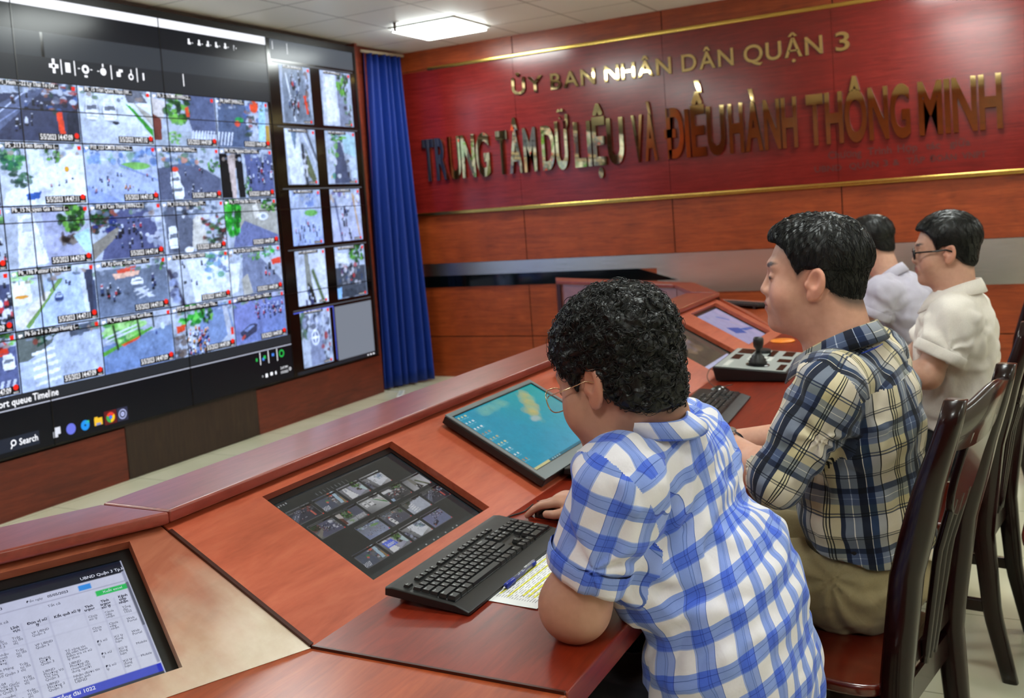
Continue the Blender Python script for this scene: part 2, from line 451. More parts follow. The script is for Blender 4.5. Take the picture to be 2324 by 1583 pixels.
# ------------------------------------------------------------------ curtain in the corner
M_CURT = NT('blue_curtain_cloth')
nz = M_CURT.noise(M_CURT.coord('Object', (200, 200, 60)), 3, 3)
M_CURT.l(M_CURT.ramp(nz, [(0.3, lin('021a5c')), (0.7, lin('0838a0'))]), M_CURT.b.inputs['Base Color'])
M_CURT.b.inputs['Roughness'].default_value = 0.6; M_CURT.bump(nz, 0.1, 0.001); M_CURT = M_CURT.m
ct = thing('curtain', 'long blue pleated curtain hanging in the corner beside the video wall', 'curtain', (7.2, 4.8, 0))
def curtain():
    n, rows_ = 120, 26; P = []; rnd = random.Random(3)
    a = Vector((6.93, 4.885)); b = Vector((7.43, 4.70)); d = (b - a); nrm = Vector((-d.y, d.x)).normalized() * -1
    for j in range(rows_ + 1):
        v = j / rows_; z = 0.018 + (2.875 - 0.018) * v
        for i in range(n + 1):
            u = i / n
            amp = 0.052 * (1.0 - 0.35 * v)
            ph = 2 * PI * (6.5 * u + 0.25 * math.sin(5 * u + 2 * v) + 0.15 * math.sin(11 * u + 1.3) * (1 - v))
            off = amp * math.sin(ph) + 0.010 * math.sin(2 * PI * (3.3 * u + 0.5 * v))
            sp_ = (u - 0.5) * (1.0 - 0.10 * (1 - v) * 0) + 0.5
            top = Vector((7.05, 4.90)); tb = Vector((7.54, 4.83))
            p = (a.lerp(b, sp_)).lerp(top.lerp(tb, sp_), v) + nrm * off
            P.append((p.x, p.y, z + 0.006 * math.sin(ph)))
    F_ = np.array([(j * (n + 1) + i, j * (n + 1) + i + 1, (j + 1) * (n + 1) + i + 1, (j + 1) * (n + 1) + i) for j in range(rows_) for i in range(n)])
    Mi = np.array(ROOTM[ct]); Pn = np.array(P) @ Mi[:3, :3].T + Mi[:3, 3]
    me = np_mesh('cloth', Pn, F_, M_CURT, True); o = bpy.data.objects.new('cloth', me); link(o, ct)
    s = o.modifiers.new('s', 'SOLIDIFY'); s.thickness = 0.002
curtain()
MB().tube([(7.03, 4.895, 2.895), (7.58, 4.825, 2.895)], 0.014, 10).build('rail', plain('curtain_rail', 'b8a890', 0.4), ct, smooth=True)

# power strip lying on the floor by the curtain
t = thing('power_strip', 'white power strip lying on the floor below the blue curtain', 'power strip', (6.72, 4.55, 0), 0.5)
MB().box((-0.13, -0.025, 0.0), (0.13, 0.025, 0.035)).build('body', M_WHITEP, t, world=False, bevel=0.006)
for i in range(4): MB().lathe([(0.016, 0.0351), (0.016, 0.0362)], 14, Matrix.Translation((-0.09 + 0.06 * i, 0, 0))).build('socket', M_GREYP, t, world=False)
MB().tube([(0.13, 0, 0.012), (0.18, 0.01, 0.006), (0.25, 0.06, 0.005), (0.30, 0.16, 0.005)], 0.004, 8).build('cord', M_WHITEP, t, world=False, smooth=True)
# ------------------------------------------------------------------ painted pictures for the lit screens
def L3(c): return np.array(lin(c)[:3])
class Pic:
    def __init__(s, W, H, bg):
        s.W, s.H = W, H
        s.a = np.empty((H, W, 3)); s.a[:] = L3(bg)
        s.X, s.Y = np.meshgrid(np.linspace(0, 1, W), np.linspace(1, 0, H))   # y = 0 at the top
        s.rng = np.random.RandomState(1)
    def seed(s, k): s.rng = np.random.RandomState(k); return s
    def _put(s, mask, c): s.a += (L3(c) - s.a) * mask[..., None]
    def poly(s, c, pts, soft=0.012, al=1.0):
        pts = np.array(pts); ins = np.zeros_like(s.X, bool); n = len(pts)
        for i in range(n):
            x1, y1 = pts[i]; x2, y2 = pts[(i + 1) % n]
            if y1 == y2: continue
            cnd = (y1 > s.Y) != (y2 > s.Y)
            ins ^= cnd & (s.X < (x2 - x1) * (s.Y - y1) / (y2 - y1) + x1)
        s._put(ins * al, c); return s
    def ell(s, c, cx, cy, rx, ry, al=1.0):
        d = ((s.X - cx) / rx) ** 2 + ((s.Y - cy) / ry) ** 2
        s._put(np.clip((1.15 - d) / 0.3, 0, 1) * al, c); return s
    def line(s, c, x0, y0, x1, y1, w=0.01, al=1.0):
        dx, dy = x1 - x0, y1 - y0; t = np.clip(((s.X - x0) * dx + (s.Y - y0) * dy) / (dx * dx + dy * dy), 0, 1)
        d = np.hypot(s.X - x0 - t * dx, s.Y - y0 - t * dy)
        s._put(np.clip(1.5 - d / w, 0, 1) * al, c); return s
    def grad(s, c, x0, y0, x1, y1, al=0.6):
        dx, dy = x1 - x0, y1 - y0; t = np.clip(((s.X - x0) * dx + (s.Y - y0) * dy) / (dx * dx + dy * dy), 0, 1)
        s._put(t * al, c); return s
    def leaves(s, cx, cy, rx, ry, n=60, cs=('1f4a1c', '3d7a2c', '6fae45', '16301a')):
        for i in range(n):
            a = s.rng.rand() * 6.28; r = s.rng.rand() ** 0.5
            s.ell(cs[s.rng.randint(len(cs))], cx + r * rx * math.cos(a), cy + r * ry * math.sin(a), rx * (0.12 + 0.16 * s.rng.rand()), ry * (0.12 + 0.16 * s.rng.rand()), 0.85)
        return s
    def bikes(s, n, x0, y0, x1, y1, sz=0.02, cs=('20242c', '3a3f66', 'b03030', '2b2b35', 'd8dcea', '40507a', '181a20')):
        for i in range(n):
            x = x0 + (x1 - x0) * s.rng.rand(); y = y0 + (y1 - y0) * s.rng.rand(); k = sz * (0.6 + 0.8 * s.rng.rand())
            c = cs[s.rng.randint(len(cs))]
            s.ell(c, x, y, k * 0.45, k * 1.3, 0.9); s.ell('15171c', x, y + k * 1.2, k * 0.55, k * 0.6, 0.9); s.ell('dfe3f0', x, y - k * 1.2, k * 0.3, k * 0.35, 0.8)
        return s
    def car(s, x, y, w=0.09, h=0.12, c='f2f5fb', glass='3a4658'):
        q = lambda a, b: (x + a * w, y + b * h)
        s.ell('20252e', x, y + h * 0.25, w * 1.15, h * .95, 0.55).poly(c, [q(-.75, -.9), q(.5, -1), q(.95, -.4), q(1, .7), q(.7, 1), q(-.8, 1), q(-1, .3)])
        s.poly(glass, [q(-.7, -.25), q(.75, -.35), q(.85, .05), q(-.78, .15)], al=.85).poly('c8d0de', [q(-.6, -.8), q(.45, -.85), q(.65, -.4), q(-.62, -.32)], al=.5).line('50586a', x - .8 * w, y + .75 * h, x + .75 * w, y + .75 * h, .006, .6)
        return s
    def cross(s, x, y, w, h, n=6, c='dfe6f2', sl=0.0):
        for i in range(n):
            a = x + w * i / n
            s.poly(c, [(a, y), (a + w * 0.5 / n, y), (a + w * 0.5 / n + sl, y + h), (a + sl, y + h)], al=0.85)
        return s
    def mess(s, n, x0, y0, x1, y1, cs=('2a2a2e', '6b6f7d', 'c8cede', '8a5d4a', '32453a', 'a03a30', '49659c'), sz=0.05):
        for i in range(n):
            x = x0 + (x1 - x0) * s.rng.rand(); y = y0 + (y1 - y0) * s.rng.rand()
            s.ell(cs[s.rng.randint(len(cs))], x, y, sz * (0.4 + s.rng.rand()), sz * (0.4 + s.rng.rand()), 0.8)
        return s
    def fin(s, gain=1.0, noise=0.05, tint=False):
        def up(k, amp):
            g = s.rng.randn(s.H // k + 2, s.W // k + 2, 1); yi = np.arange(s.H) / k; xi = np.arange(s.W) / k
            y0, x0 = yi.astype(int), xi.astype(int); fy, fx = (yi - y0)[:, None, None], (xi - x0)[None, :, None]
            return amp * ((g[y0][:, x0] * (1 - fx) + g[y0][:, x0 + 1] * fx) * (1 - fy) + (g[y0 + 1][:, x0] * (1 - fx) + g[y0 + 1][:, x0 + 1] * fx) * fy)
        a = s.a * np.clip(1 + noise * s.rng.randn(s.H, s.W, 1) + (up(3, noise * 1.5) + up(8, noise * 1.6)), .3, 2)
        if tint: a = a * np.array([.78, .93, 1.22])
        return np.clip(a * gain, 0, 4)

TW, TH = 100, 66
ROAD, ROADL, ROADB = '4d5368', 'c9d6ee', '7383b4'
def f_A1(p): return p.poly('3b4057', [(0, .25), (1, .1), (1, 1), (0, 1)]).poly('5c6480', [(0, .45), (.5, .1), (.62, .1), (0, .9)]).line('c8d2ee', 0, .62, .42, .12, .008).line('8a96ba', 0, .75, .3, .45, .008).mess(40, .6, 0, 1, .5).poly('ef4a2a', [(.72, .5), (.79, .48), (.81, .85), (.74, .86)]).bikes(16, .2, .15, .65, .8, .035).poly('2a2f3c', [(.85, .5), (1, .4), (1, 1), (.83, 1)])
def f_B1(p): return p.grad('f4fbff', 0, 1, 1, 0, .9).poly('6d6f78', [(.6, 0), (.85, 0), (.95, .22), (.66, .24)]).poly('3f9a35', [(.62, .25), (.7, .3), (1, .72), (1, .88)]).poly('b7b3a8', [(.72, .2), (1, .45), (1, .68)]).car(.16, .38, .085, .19).car(.4, .38, .095, .2).ell('2b2f3a', .47, .62, .05, .03)
def f_C1(p): return p.poly('596280', [(.45, 0), (1, 0), (1, .75), (.6, .72)]).poly('d2c9c4', [(0, .1), (.2, .15), (.15, .5), (0, .6)]).leaves(.38, .3, .2, .3, 50).poly('e2502e', [(.5, .25), (.56, .22), (.57, .42), (.52, .42)]).cross(.6, .68, .4, .25, 8, 'e8edf8', -.04).poly('a9b2bd', [(0, .72), (.58, .72), (.5, 1), (0, 1)]).poly('733a30', [(0, .4), (.12, .5), (.1, .9), (0, .9)]).leaves(.3, .85, .1, .12, 25, ('8fc26a', '5f9a45'))
def f_D1(p): return p.poly('52607c', [(.05, 0), (.55, 0), (.6, 1), (0, 1)]).cross(.02, .68, .3, .28, 5, 'e2e8f6', -.05).mess(35, .55, .05, .9, .75).ell('f0532c', .72, .12, .08, .13).poly('a8d4f0', [(.82, 0), (.95, 0), (.9, .9), (.76, .9)]).ell('2c9a52', .42, .42, .08, .06).ell('ef5a40', .38, .5, .05, .06).poly('b08a3c', [(.92, .5), (1, .5), (1, 1), (.9, 1)])
def f_A2(p): return p.grad('f4faff', 0, 0, 1, 1, .8).poly('eef5ff', [(.05, .8), (.85, .15), (1, .2), (1, 1), (0, 1)]).leaves(.12, .25, .16, .2, 60, ('2f7a4a', '5fa85a', '1f5a4a')).leaves(.62, .2, .1, .12, 30).leaves(.2, .55, .15, .15, 30, ('3f6a4a', '2a4a3a')).poly('e8f0f4', [(.32, .1), (.5, .05), (.52, .45), (.36, .5)]).ell('e0a32c', .78, .42, .03, .05).poly('d4dae6', [(.4, .8), (.58, .76), (.5, .98), (.36, .98)]).poly('3a62b0', [(.27, .82), (.45, .78), (.42, .9), (.28, .92)]).bikes(5, .55, .45, .95, .8, .025)
def f_B2(p): return p.grad('a7bdf0', 0, 0, 0, 1, .7).mess(60, 0, .05, 1, .3, ('86a4d8', 'c4d4f4', '5f80b8', '8ab0a0', '4f6a9a'), .05).ell('79b35c', .68, .36, .22, .07).poly('8b9ac8', [(.45, .32), (1, .6), (1, .64), (.45, .36)]).bikes(26, .05, .5, .95, .85, .022, ('56648c', 'b0485a', 'c08030', '34406a')).poly('5b78c8', [(0, .7), (.5, 1), (0, 1)], al=.35)
def f_C2(p): return p.poly('5a6078', [(0, .4), (.5, .25), (1, .6), (1, 1), (0, 1)]).mess(40, .1, .05, .7, .35, ('8896a8', '4f6a58', 'a9b0bc', 'c98a70', '5a78a0')).leaves(.9, .35, .1, .14, 25).ell('e0482c', .26, .42, .05, .05).car(.25, .62, .08, .16).car(.28, .82, .09, .15).bikes(12, .4, .4, .7, .9, .03)
def f_D2(p): return p.poly('5a628c', [(.45, .1), (1, .1), (1, .9), (.5, .9)]).poly('cdb8b0', [(.12, .15), (.27, .1), (.25, 1), (.1, 1)]).poly('141518', [(0, .1), (.13, .1), (.18, 1), (0, 1)]).poly('181a1e', [(.26, .1), (.4, .1), (.42, 1), (.3, 1)]).leaves(.48, .75, .06, .2, 30).bikes(22, .52, .2, .98, .7, .035)
def f_A3(p): return p.grad('cdd2e6', 0, 1, 1, 0, .5).poly('a9adca', [(.42, .05), (.6, .05), (.95, .8), (.45, 1)]).poly('eef2fa', [(.15, .15), (.32, .12), (.46, .95), (.1, 1)]).poly('b9c0d0', [(.2, .2), (.3, .18), (.3, .4), (.18, .42)]).leaves(.78, .2, .17, .25, 70).mess(20, .65, .5, .8, .65, ('2a2420', '4a3a30', '8a8078')).poly('bfe6ea', [(.78, .52), (.98, .4), (1, .82), (.93, .85)])
def f_B3(p): return p.poly('565b80', [(.3, .1), (.85, .1), (1, 1), (.1, 1)]).mess(60, 0, .1, .35, .5, ('1a1c1c', '243a24', '4a4038', '8a4a3a', '2a3a7a')).poly('8d877c', [(0, .7), (.35, .42), (.4, .5), (0, .98)]).mess(22, .75, .2, .98, .8, ('d8dcee', '3a3f50', '8890a8', 'b0b8d0'), .05).bikes(26, .3, .3, .75, .8, .035).leaves(.15, .2, .15, .15, 30, ('1a3a1c', '2c5a2a'))
def f_C3(p): return p.poly('62687a', [(.02, .1), (.5, .1), (.45, 1), (.05, 1)]).poly('d4d0c6', [(.48, .3), (.62, .3), (.7, .95), (.42, .95)]).mess(70, .62, .3, 1, .85, ('20241f', '3a3430', 'a03a3a', 'd0d4e0', '3a6a3a', '55504a'), .045).mess(20, .25, .1, .8, .3, ('e0e4ee', '30343c', '8a94a8'), .05).car(.14, .68, .08, .22).ell('eef0f6', .37, .95, .07, .06)
def f_D3(p): return p.poly('a9a69c', [(.3, .1), (1, .1), (1, 1), (.2, 1)]).poly('6f77a0', [(.15, .8), (.35, .45), (1, .8), (1, 1), (.1, 1)]).leaves(.13, .35, .16, .38, 90, ('2fae2c', '5ad24a', '1c7a22', '0f4a1a')).leaves(.85, .15, .14, .14, 40).poly('e8e2d6', [(.52, .15), (.62, .1), (.66, .4), (.55, .42)]).ell('eceef2', .72, .38, .1, .08).ell('9aa4b0', .72, .38, .05, .05)
def f_A4(p): return p.grad('e8f2ff', 0, 0, .6, 1, .8).poly('b9cbea', [(.38, .2), (.8, .1), (.85, 1), (.2, 1)]).poly('7ba05a', [(.08, .9), (.55, .2), (.6, .22), (.15, 1)]).poly('e8e4dc', [(0, .85), (.38, .4), (.45, .42), (.08, 1)]).line('4a4a44', .33, .0, .35, .55, .018).line('4a4a44', .46, .1, .48, .4, .012).leaves(.12, .15, .14, .12, 25, ('8fce7a', 'b8e0a0')).poly('f0f4e6', [(0, .2), (.2, .18), (.22, .55), (0, .6)]).ell('e09a3c', .1, .45, .08, .03).poly('3a3f52', [(.86, .1), (.97, .1), (1, .9), (.9, .9)]).poly('46506a', [(.96, .3), (1, .3), (1, 1), (.94, 1)]).car(.53, .52, .05, .08, '3a4a7a', 'c0d0f0').bikes(4, .62, .2, .8, .35, .03)
def f_B4(p): return p.poly('68707f', [(0, .15), (1, .15), (1, 1), (0, 1)]).grad('8aa0c8', 0, 0, 0, 1, .3).poly('d8503a', [(.28, .18), (.55, .12), (.52, .26), (.3, .3)]).poly('e6b8a0', [(.22, .24), (.6, .22), (.58, .3), (.25, .34)]).leaves(.42, .08, .25, .06, 20).leaves(.92, .12, .08, .12, 25).car(.55, .42, .09, .07).cross(.5, .55, .2, .2, 1, 'd6dce8', .2).line('d8dee8', .5, .6, .66, .54, .012).line('d8dee8', .53, .67, .7, .6, .012).line('d8dee8', .57, .74, .74, .66, .012).bikes(10, .05, .4, .35, .75, .04).bikes(5, .7, .35, .85, .55, .035)
def f_C4(p): return p.grad('f6faff', 0, .5, 1, 0, .8).poly('e4ecfb', [(.3, .15), (.65, .12), (1, .75), (.4, 1)]).line('3c3a4a', .02, .3, .2, 1, .04).mess(16, 0, .35, .12, .95, ('6a7090', '9aa6cc', '3a4060')).mess(45, .62, .05, .98, .55, ('7aa0c8', 'd0e0f4', '50648c', '5a9a70', 'a0b4d8')).bikes(7, .2, .15, .6, .6, .03)
def f_D4(p): return p.poly('7a829c', [(.25, .12), (.5, .1), (1, .8), (1, 1), (.2, 1)]).poly('b6b2a8', [(.2, .65), (.32, .55), (.4, .98), (.22, 1)]).poly('e6ecf2', [(0, .3), (.2, .3), (.12, .9), (0, .95)]).leaves(.5, .15, .09, .14, 30, ('6fae45', '3d7a2c')).leaves(.75, .12, .12, .12, 30, ('49c63c', '2a8a2c')).poly('e24a34', [(.8, .3), (1, .26), (1, .4), (.82, .42)]).bikes(5, .65, .4, .85, .7, .045, ('d8322c', '2a2c36'))
def f_A5(p): return p.poly('b9c5dc', [(0, .3), (1, .1), (1, 1), (0, 1)]).poly('626a66', [(0, 0), (.45, 0), (.4, .25), (.1, .5), (0, .5)]).poly('2f4a3a', [(.2, .1), (.55, .0), (.5, .1), (.22, .3)]).ell('7d4238', .2, .2, .03, .05).poly('545c6a', [(.6, .05), (.98, .0), (.95, .15), (.62, .22)]).poly('eef2fa', [(.15, .38), (.42, .32), (.42, .37), (.15, .43)]).poly('eef2fa', [(.15, .5), (.42, .44), (.42, .5), (.15, .56)]).poly('eef2fa', [(.15, .62), (.44, .56), (.44, .62), (.15, .68)]).poly('eef2fa', [(.15, .76), (.46, .69), (.46, .75), (.15, .82)]).poly('e6ebf6', [(.16, .9), (.46, .83), (.46, .88), (.16, .95)])
def f_B5(p): return p.poly('7b8fb0', [(0, .5), (1, .3), (1, 1), (0, 1)]).grad('5a7ac0', .3, 0, 0, 1, .4).leaves(.3, .25, .3, .2, 80, ('3d8a34', '7cc65a', 'a8d88a')).line('d8e0e8', .05, .35, .5, .2, .014).line('d8e0e8', .05, .42, .5, .27, .014).poly('5aa03c', [(0, .6), (.7, .28), (.72, .32), (0, .68)]).poly('e0582c', [(.25, .52), (.52, .42), (.5, .47), (.28, .56)]).line('23301f', .16, .15, .2, .6, .015).line('23301f', .5, .1, .52, .42, .014).line('23301f', .72, .05, .73, .3, .012).ell('d8e6e0', .86, .3, .03, .07).ell('3a4a7a', .76, .42, .015, .04)
def f_C5(p): return p.poly('7c90b8', [(.5, .1), (.9, .05), (1, .6), (.6, 1), (.3, 1)]).leaves(.3, .2, .2, .2, 80, ('39a838', '6ad25a', '1f7a2a')).leaves(.55, .2, .1, .2, 30).poly('e0502c', [(.05, .38), (.2, .36), (.18, .48), (.06, .52)]).bikes(80, .2, .4, .55, .98, .028, ('e8ecf8', '2c4ab0', 'c83a3a', '30343c', 'd09030', '5a6a9a')).poly('b8bcc8', [(.82, .1), (.9, .1), (.98, .8), (.88, .8)]).poly('e23a2c', [(.93, .6), (.98, .6), (.98, .75), (.94, .75)]).mess(20, 0, .55, .15, 1, ('3a3a44', '6a5a50', '8a8a94'))
def f_D5(p): return p.poly('6e82b4', [(0, .1), (1, .1), (1, 1), (0, 1)]).grad('8a7ab0', 1, 1, .3, .3, .35).bikes(50, .4, .15, .95, .5, .03, ('2a3460', 'b8c4e8', 'a03a4a', '3a4a8a')).poly('3a3c52', [(.08, .75), (.3, .6), (.42, .62), (.4, .78), (.15, .92)]).poly('b0483c', [(.1, .86), (.18, .8), (.18, .86), (.11, .92)]).poly('7c8ab8', [(.16, .72), (.3, .63), (.37, .65), (.22, .76)]).ell('3aa05a', .7, .12, .04, .04)
def f_Z3(p): return p.grad('b0b8c8', 0, 0, 0, 1, .5).leaves(.7, .3, .3, .3, 40).bikes(20, .4, .5, 1, 1, .04)
def f_Z4(p): return p.poly('4a5070', [(0, .2), (1, .2), (1, 1), (0, 1)]).bikes(60, .4, .2, 1, .95, .05, ('c83a3a', '2c4ab0', 'e8ecf8', '30343c'))
def f_Z5(p): return p.poly('5c648c', [(0, .2), (1, .2), (1, 1), (0, 1)]).leaves(.8, .1, .2, .12, 30).car(.82, .22, .09, .12, 'e04028', '5a2020').car(.9, .45, .07, .13).cross(.8, .75, .2, .25, 3, 'd8deee', -.05)
def s_1(p): return p.poly('7f8894', [(.1, 0), (.75, 0), (1, 1), (.05, 1)]).mess(16, .6, .1, .9, .9, ('3a3434', '7a5a4a', 'a0a8b8')).line('e8ecf0', .2, .15, .4, .95, .02).poly('ea4a2a', [(.72, .5), (.8, .5), (.86, .82), (.8, .82)]).bikes(26, .25, .15, .65, .95, .05)
def s_2(p): return p.poly('d8dcea', [(.1, 0), (.5, 0), (.6, 1), (0, 1)]).poly('eef0f8', [(.15, .1), (.42, .1), (.5, .9), (.15, .95)]).poly('8a8fa0', [(.5, 0), (.65, 0), (.95, 1), (.55, 1)]).leaves(.72, .2, .2, .22, 40).mess(14, .75, .35, 1, .95, ('3a3434', 'c0c4d0', '6a8a6a'))
def s_3(p): return p.poly('e6ecf4', [(0, 0), (.45, 0), (.6, 1), (.1, 1)]).poly('7d92a8', [(.18, 0), (.4, 0), (.3, .4)]).line('3a4048', .55, .3, .62, 1, .05).poly('6a7050', [(.62, .3), (.95, .9), (.85, 1), (.66, .8)]).line('d8dce4', .55, .0, .95, .6, .02).line('50545c', .7, .0, 1, .55, .03).mess(10, .55, .4, .65, .95, ('e8e8ee', '20242c', '8a9098'), .07)
def s_4(p): return p.poly('50566c', [(.35, .2), (.5, .2), (.8, 1), (.2, 1)]).mess(20, .1, .1, .4, .9, ('c8b45a', '6aa04a', '3a8a6a', 'd8dce4')).poly('a8c8d0', [(.55, .0), (1, .1), (1, .5), (.6, .4)]).leaves(.4, .1, .3, .1, 25).mess(12, .6, .5, 1, .95, ('3a3434', 'a0a8b8', '70706a')).poly('c8d4e4', [(.75, .5), (.95, .5), (1, .9), (.8, .9)])
def s_5(p): return p.grad('aabdf0', 0, 0, 0, 1, .8).mess(30, 0, 0, 1, .3, ('a8b8e0', 'd0dcf8', '6f86c0')).ell('6fae58', .65, .42, .22, .06).bikes(22, .1, .55, .9, .98, .035, ('56648c', 'b0485a', '34406a'))
def s_6(p): return p.grad('c4c4e6', 0, 0, 0, 1, .7).mess(30, .0, .0, 1, .35, ('7a70a0', 'c0a890', 'e0e0f0')).line('6a7090', .15, .2, .3, 1, .03).line('c89a50', .75, .1, .9, .9, .02).bikes(18, .3, .3, .6, .9, .04)
def s_7(p): return p.grad('f4f6ff', 0, 0, 1, 1, .8).poly('8a8a80', [(.3, .05), (.42, .05), (.5, .7), (.3, .8)]).poly('30302a', [(.35, .6), (.5, .7), (.6, 1), (.4, 1)]).line('5a6a40', .55, .4, .85, 1, .05).bikes(6, .2, .7, .5, 1, .06)
def s_8(p): return p.poly('4a4e56', [(0, .4), (1, .4), (1, 1), (0, 1)]).mess(40, .1, .3, .9, .75, ('20242c', 'b03a3a', '3a4a6a', '8a8a90', 'd0d0d8')).leaves(.75, .15, .25, .18, 50).poly('e0e4ec', [(0, .1), (.4, .15), (.45, .35), (0, .3)]).poly('90bce8', [(0, .8), (.15, .78), (.12, 1), (0, 1)]).ell('3a4048', .45, .92, .2, .09)
def s_9(p): return p.poly('8d94ae', [(.3, .1), (.6, .1), (.75, 1), (.25, 1)]).leaves(.12, .25, .18, .3, 40, ('2a3a30', '4a6a50', '6a7a60')).mess(50, .1, .05, .95, .45, ('c8ccdc', '3a4050', '8a90a8', 'a0a8c0'), .07).mess(30, .65, .3, .95, .95, ('b8c0d8', '30343c', 'a03a3a', '6a708a')).ell('f0f4ff', .45, .5, .13, .14).ell('707894', .45, .5, .10, .11).line('f0f4ff', .33, .5, .57, .5, .02).line('f0f4ff', .45, .38, .45, .62, .015)
# ------------------------------------------------------------------ video wall
YS = 4.832
vw = thing('video_wall', 'huge video wall of dark bezelled screens showing a grid of traffic camera pictures', 'video wall', (5.2, 4.88, 0.0))
UX = (1, 0, 0)
XC = [1.53, 2.592, 3.655, 4.718, 5.745, 6.832]
ZR = [0.336, 0.962, 1.590, 2.215, 2.852]
M_SCRBLK = plain('screen_black', '050608', 0.16, var=0)
M_PIC = screen_attr('screen_picture', SCREEN, spec=0.25)
MB().box((1.50, YS + 0.006, 0.32), (6.87, YV, 2.90)).build('mounting_frame', M_BLACK, vw)
M_BEZ = plain('thin_bezel', '030304', 0.3, var=0)
for i in range(5):
    for j in range(4):
        x0, x1, z0, z1 = XC[i], XC[i + 1], ZR[j], ZR[j + 1]
        p = MB(); p.box((x0 + .0005, YS, z0 + .0005), (x1 - .0005, YS + 0.006, z1 - .0005)).build('display_panel', M_SCRBLK, vw)
        b = MB(); w_ = 0.0032
        b.box((x0, YS - 0.004, z0), (x0 + w_, YS, z1)); b.box((x1 - w_, YS - 0.004, z0), (x1, YS, z1))
        b.box((x0 + w_, YS - 0.004, z0), (x1 - w_, YS, z0 + w_)); b.box((x0 + w_, YS - 0.004, z1 - w_), (x1 - w_, YS, z1))
        b.build('bezel', M_BEZ, p_ := vw.children[-1])

def area(name, col, x0, z0, x1, z1, s=1.0, lift=0.0010):
    """a lit plain rectangle of the picture"""
    return MB().quad((x0, YS - lift, z0), (x1, YS - lift, z0), (x1, YS - lift, z1), (x0, YS - lift, z1)).build(name, emis('lit_' + col, col, SCREEN * s), vw)
XR = 5.742
area('title_bar', 'f4f6ff', 1.54, 2.793, XR, 2.850)
area('menu_area', '0c0f16', 1.54, 2.655, XR, 2.793)
area('tool_area', '30353c', 3.845, 2.378, XR, 2.655)
area('tool_area', '2b3037', 1.54, 2.378, 3.825, 2.655)
area('tool_shade', '22262c', 1.54, 2.378, XR, 2.515, lift=0.0014)
area('footer_area', '23272d', 1.54, 0.600, XR, 0.664)
area('footer_line', 'b9bfd2', 1.54, 0.588, XR, 0.594, lift=0.0014)
area('task_area', '05080f', 1.54, 0.345, XR, 0.588)
area('side_tool_area', '4a5058', 5.79, 2.700, 6.815, 2.846)
area('side_task_area', '1b1f26', 5.79, 0.342, 6.815, 0.366)

M_CAPBG = plain('caption_backing', '15181e', 0.3, var=0)
M_TXT = emis('lit_text', 'f6f8ff', SCREEN * 1.1)
M_TXTG = emis('lit_text_grey', '9aa0b0', SCREEN * 0.8)
M_RED = emis('lit_red', 'f02a1e', SCREEN * 0.9)
def feed(fn, x0, z0, x1, z1, cap, stamp, gain, k, side=False):
    W_, H_ = (TW, TH) if not side else (46, 62)
    p = Pic(W_, H_, 'b4bccb').seed(k)
    fn(p)
    p.mess(26, 0, 0, 1, .22, ('8a93a6', '5a6678', 'b9c2d4', '6f8a72', '9a8a80'), .035) if not side and k % 3 else None
    o = picture('camera_feed', p.fin(gain * .95, .08, True), (x0, YS - 0.0010, z0), UX, UZ, x1 - x0, z1 - z0, M_PIC, vw)
    Yt = YS - 0.0020
    h = 0.026 if not side else 0.018
    b = MB(); t_ = MB(); w_ = x1 - x0
    cw = min(w_ * 0.72, 0.0125 * len(cap) + 0.03)
    b.quad((x0 + .045, YS - .0015, z1 - h - .008), (x0 + .05 + cw, YS - .0015, z1 - h - .008), (x0 + .05 + cw, YS - .0015, z1 - .004), (x0 + .045, YS - .0015, z1 - .004))
    if side:
        b.quad((x1 - .12, YS - .0015, z0 + .004), (x1 - .02, YS - .0015, z0 + .004), (x1 - .02, YS - .0015, z0 + .024), (x1 - .12, YS - .0015, z0 + .024))
    else:
        b.quad((x1 - .285, YS - .0015, z0 + .004), (x1 - .006, YS - .0015, z0 + .004), (x1 - .006, YS - .0015, z0 + .048), (x1 - .285, YS - .0015, z0 + .048))
    b.build('caption_box', M_CAPBG, o)
    text_into(t_, cap, (x0 + .052, Yt, z1 - h), UX, UZ, 0.036 if not side else 0.022, width=cw - .01, bold=0.004)
    if not side:
        t_.box((x0 + .010, Yt - .0001, z1 - .026), (x0 + .034, Yt, z1 - .014)); t_.box((x0 + .012, Yt - .0001, z1 - .032), (x0 + .022, Yt, z1 - .028))
        text_into(t_, stamp, (x1 - .275, Yt, z0 + .014), UX, UZ, 0.044, width=0.215, bold=0.006)
        text_into(t_, 'REC', (x1 - .045, Yt, z0 + .007), UX, UZ, 0.014, width=0.03)
    else:
        text_into(t_, stamp, (x1 - .115, Yt, z0 + .009), UX, UZ, 0.014, width=0.07)
    t_.build('caption', M_TXT, o)
    r = MB(); n = 12; rr = 0.016 if not side else 0.011; cx, cz = (x1 - .030, z0 + .040) if not side else (x1 - .030, z0 + .018)
    r.add([(cx + rr * math.cos(2 * PI * i / n), Yt, cz + rr * math.sin(2 * PI * i / n)) for i in range(n)], [tuple(range(n))])
    r.quad((x1 - .034, Yt, z1 - .034), (x1 - .012, Yt, z1 - .034), (x1 - .010, Yt, z1 - .010), (x1 - .036, Yt, z1 - .012))
    r.build('record_mark', M_RED, o)
GX = [2.36, 2.92, 3.482, 4.042, 4.601, 5.165, 5.712]
GZ = [0.662, 1.002, 1.338, 1.681, 2.034, 2.376]
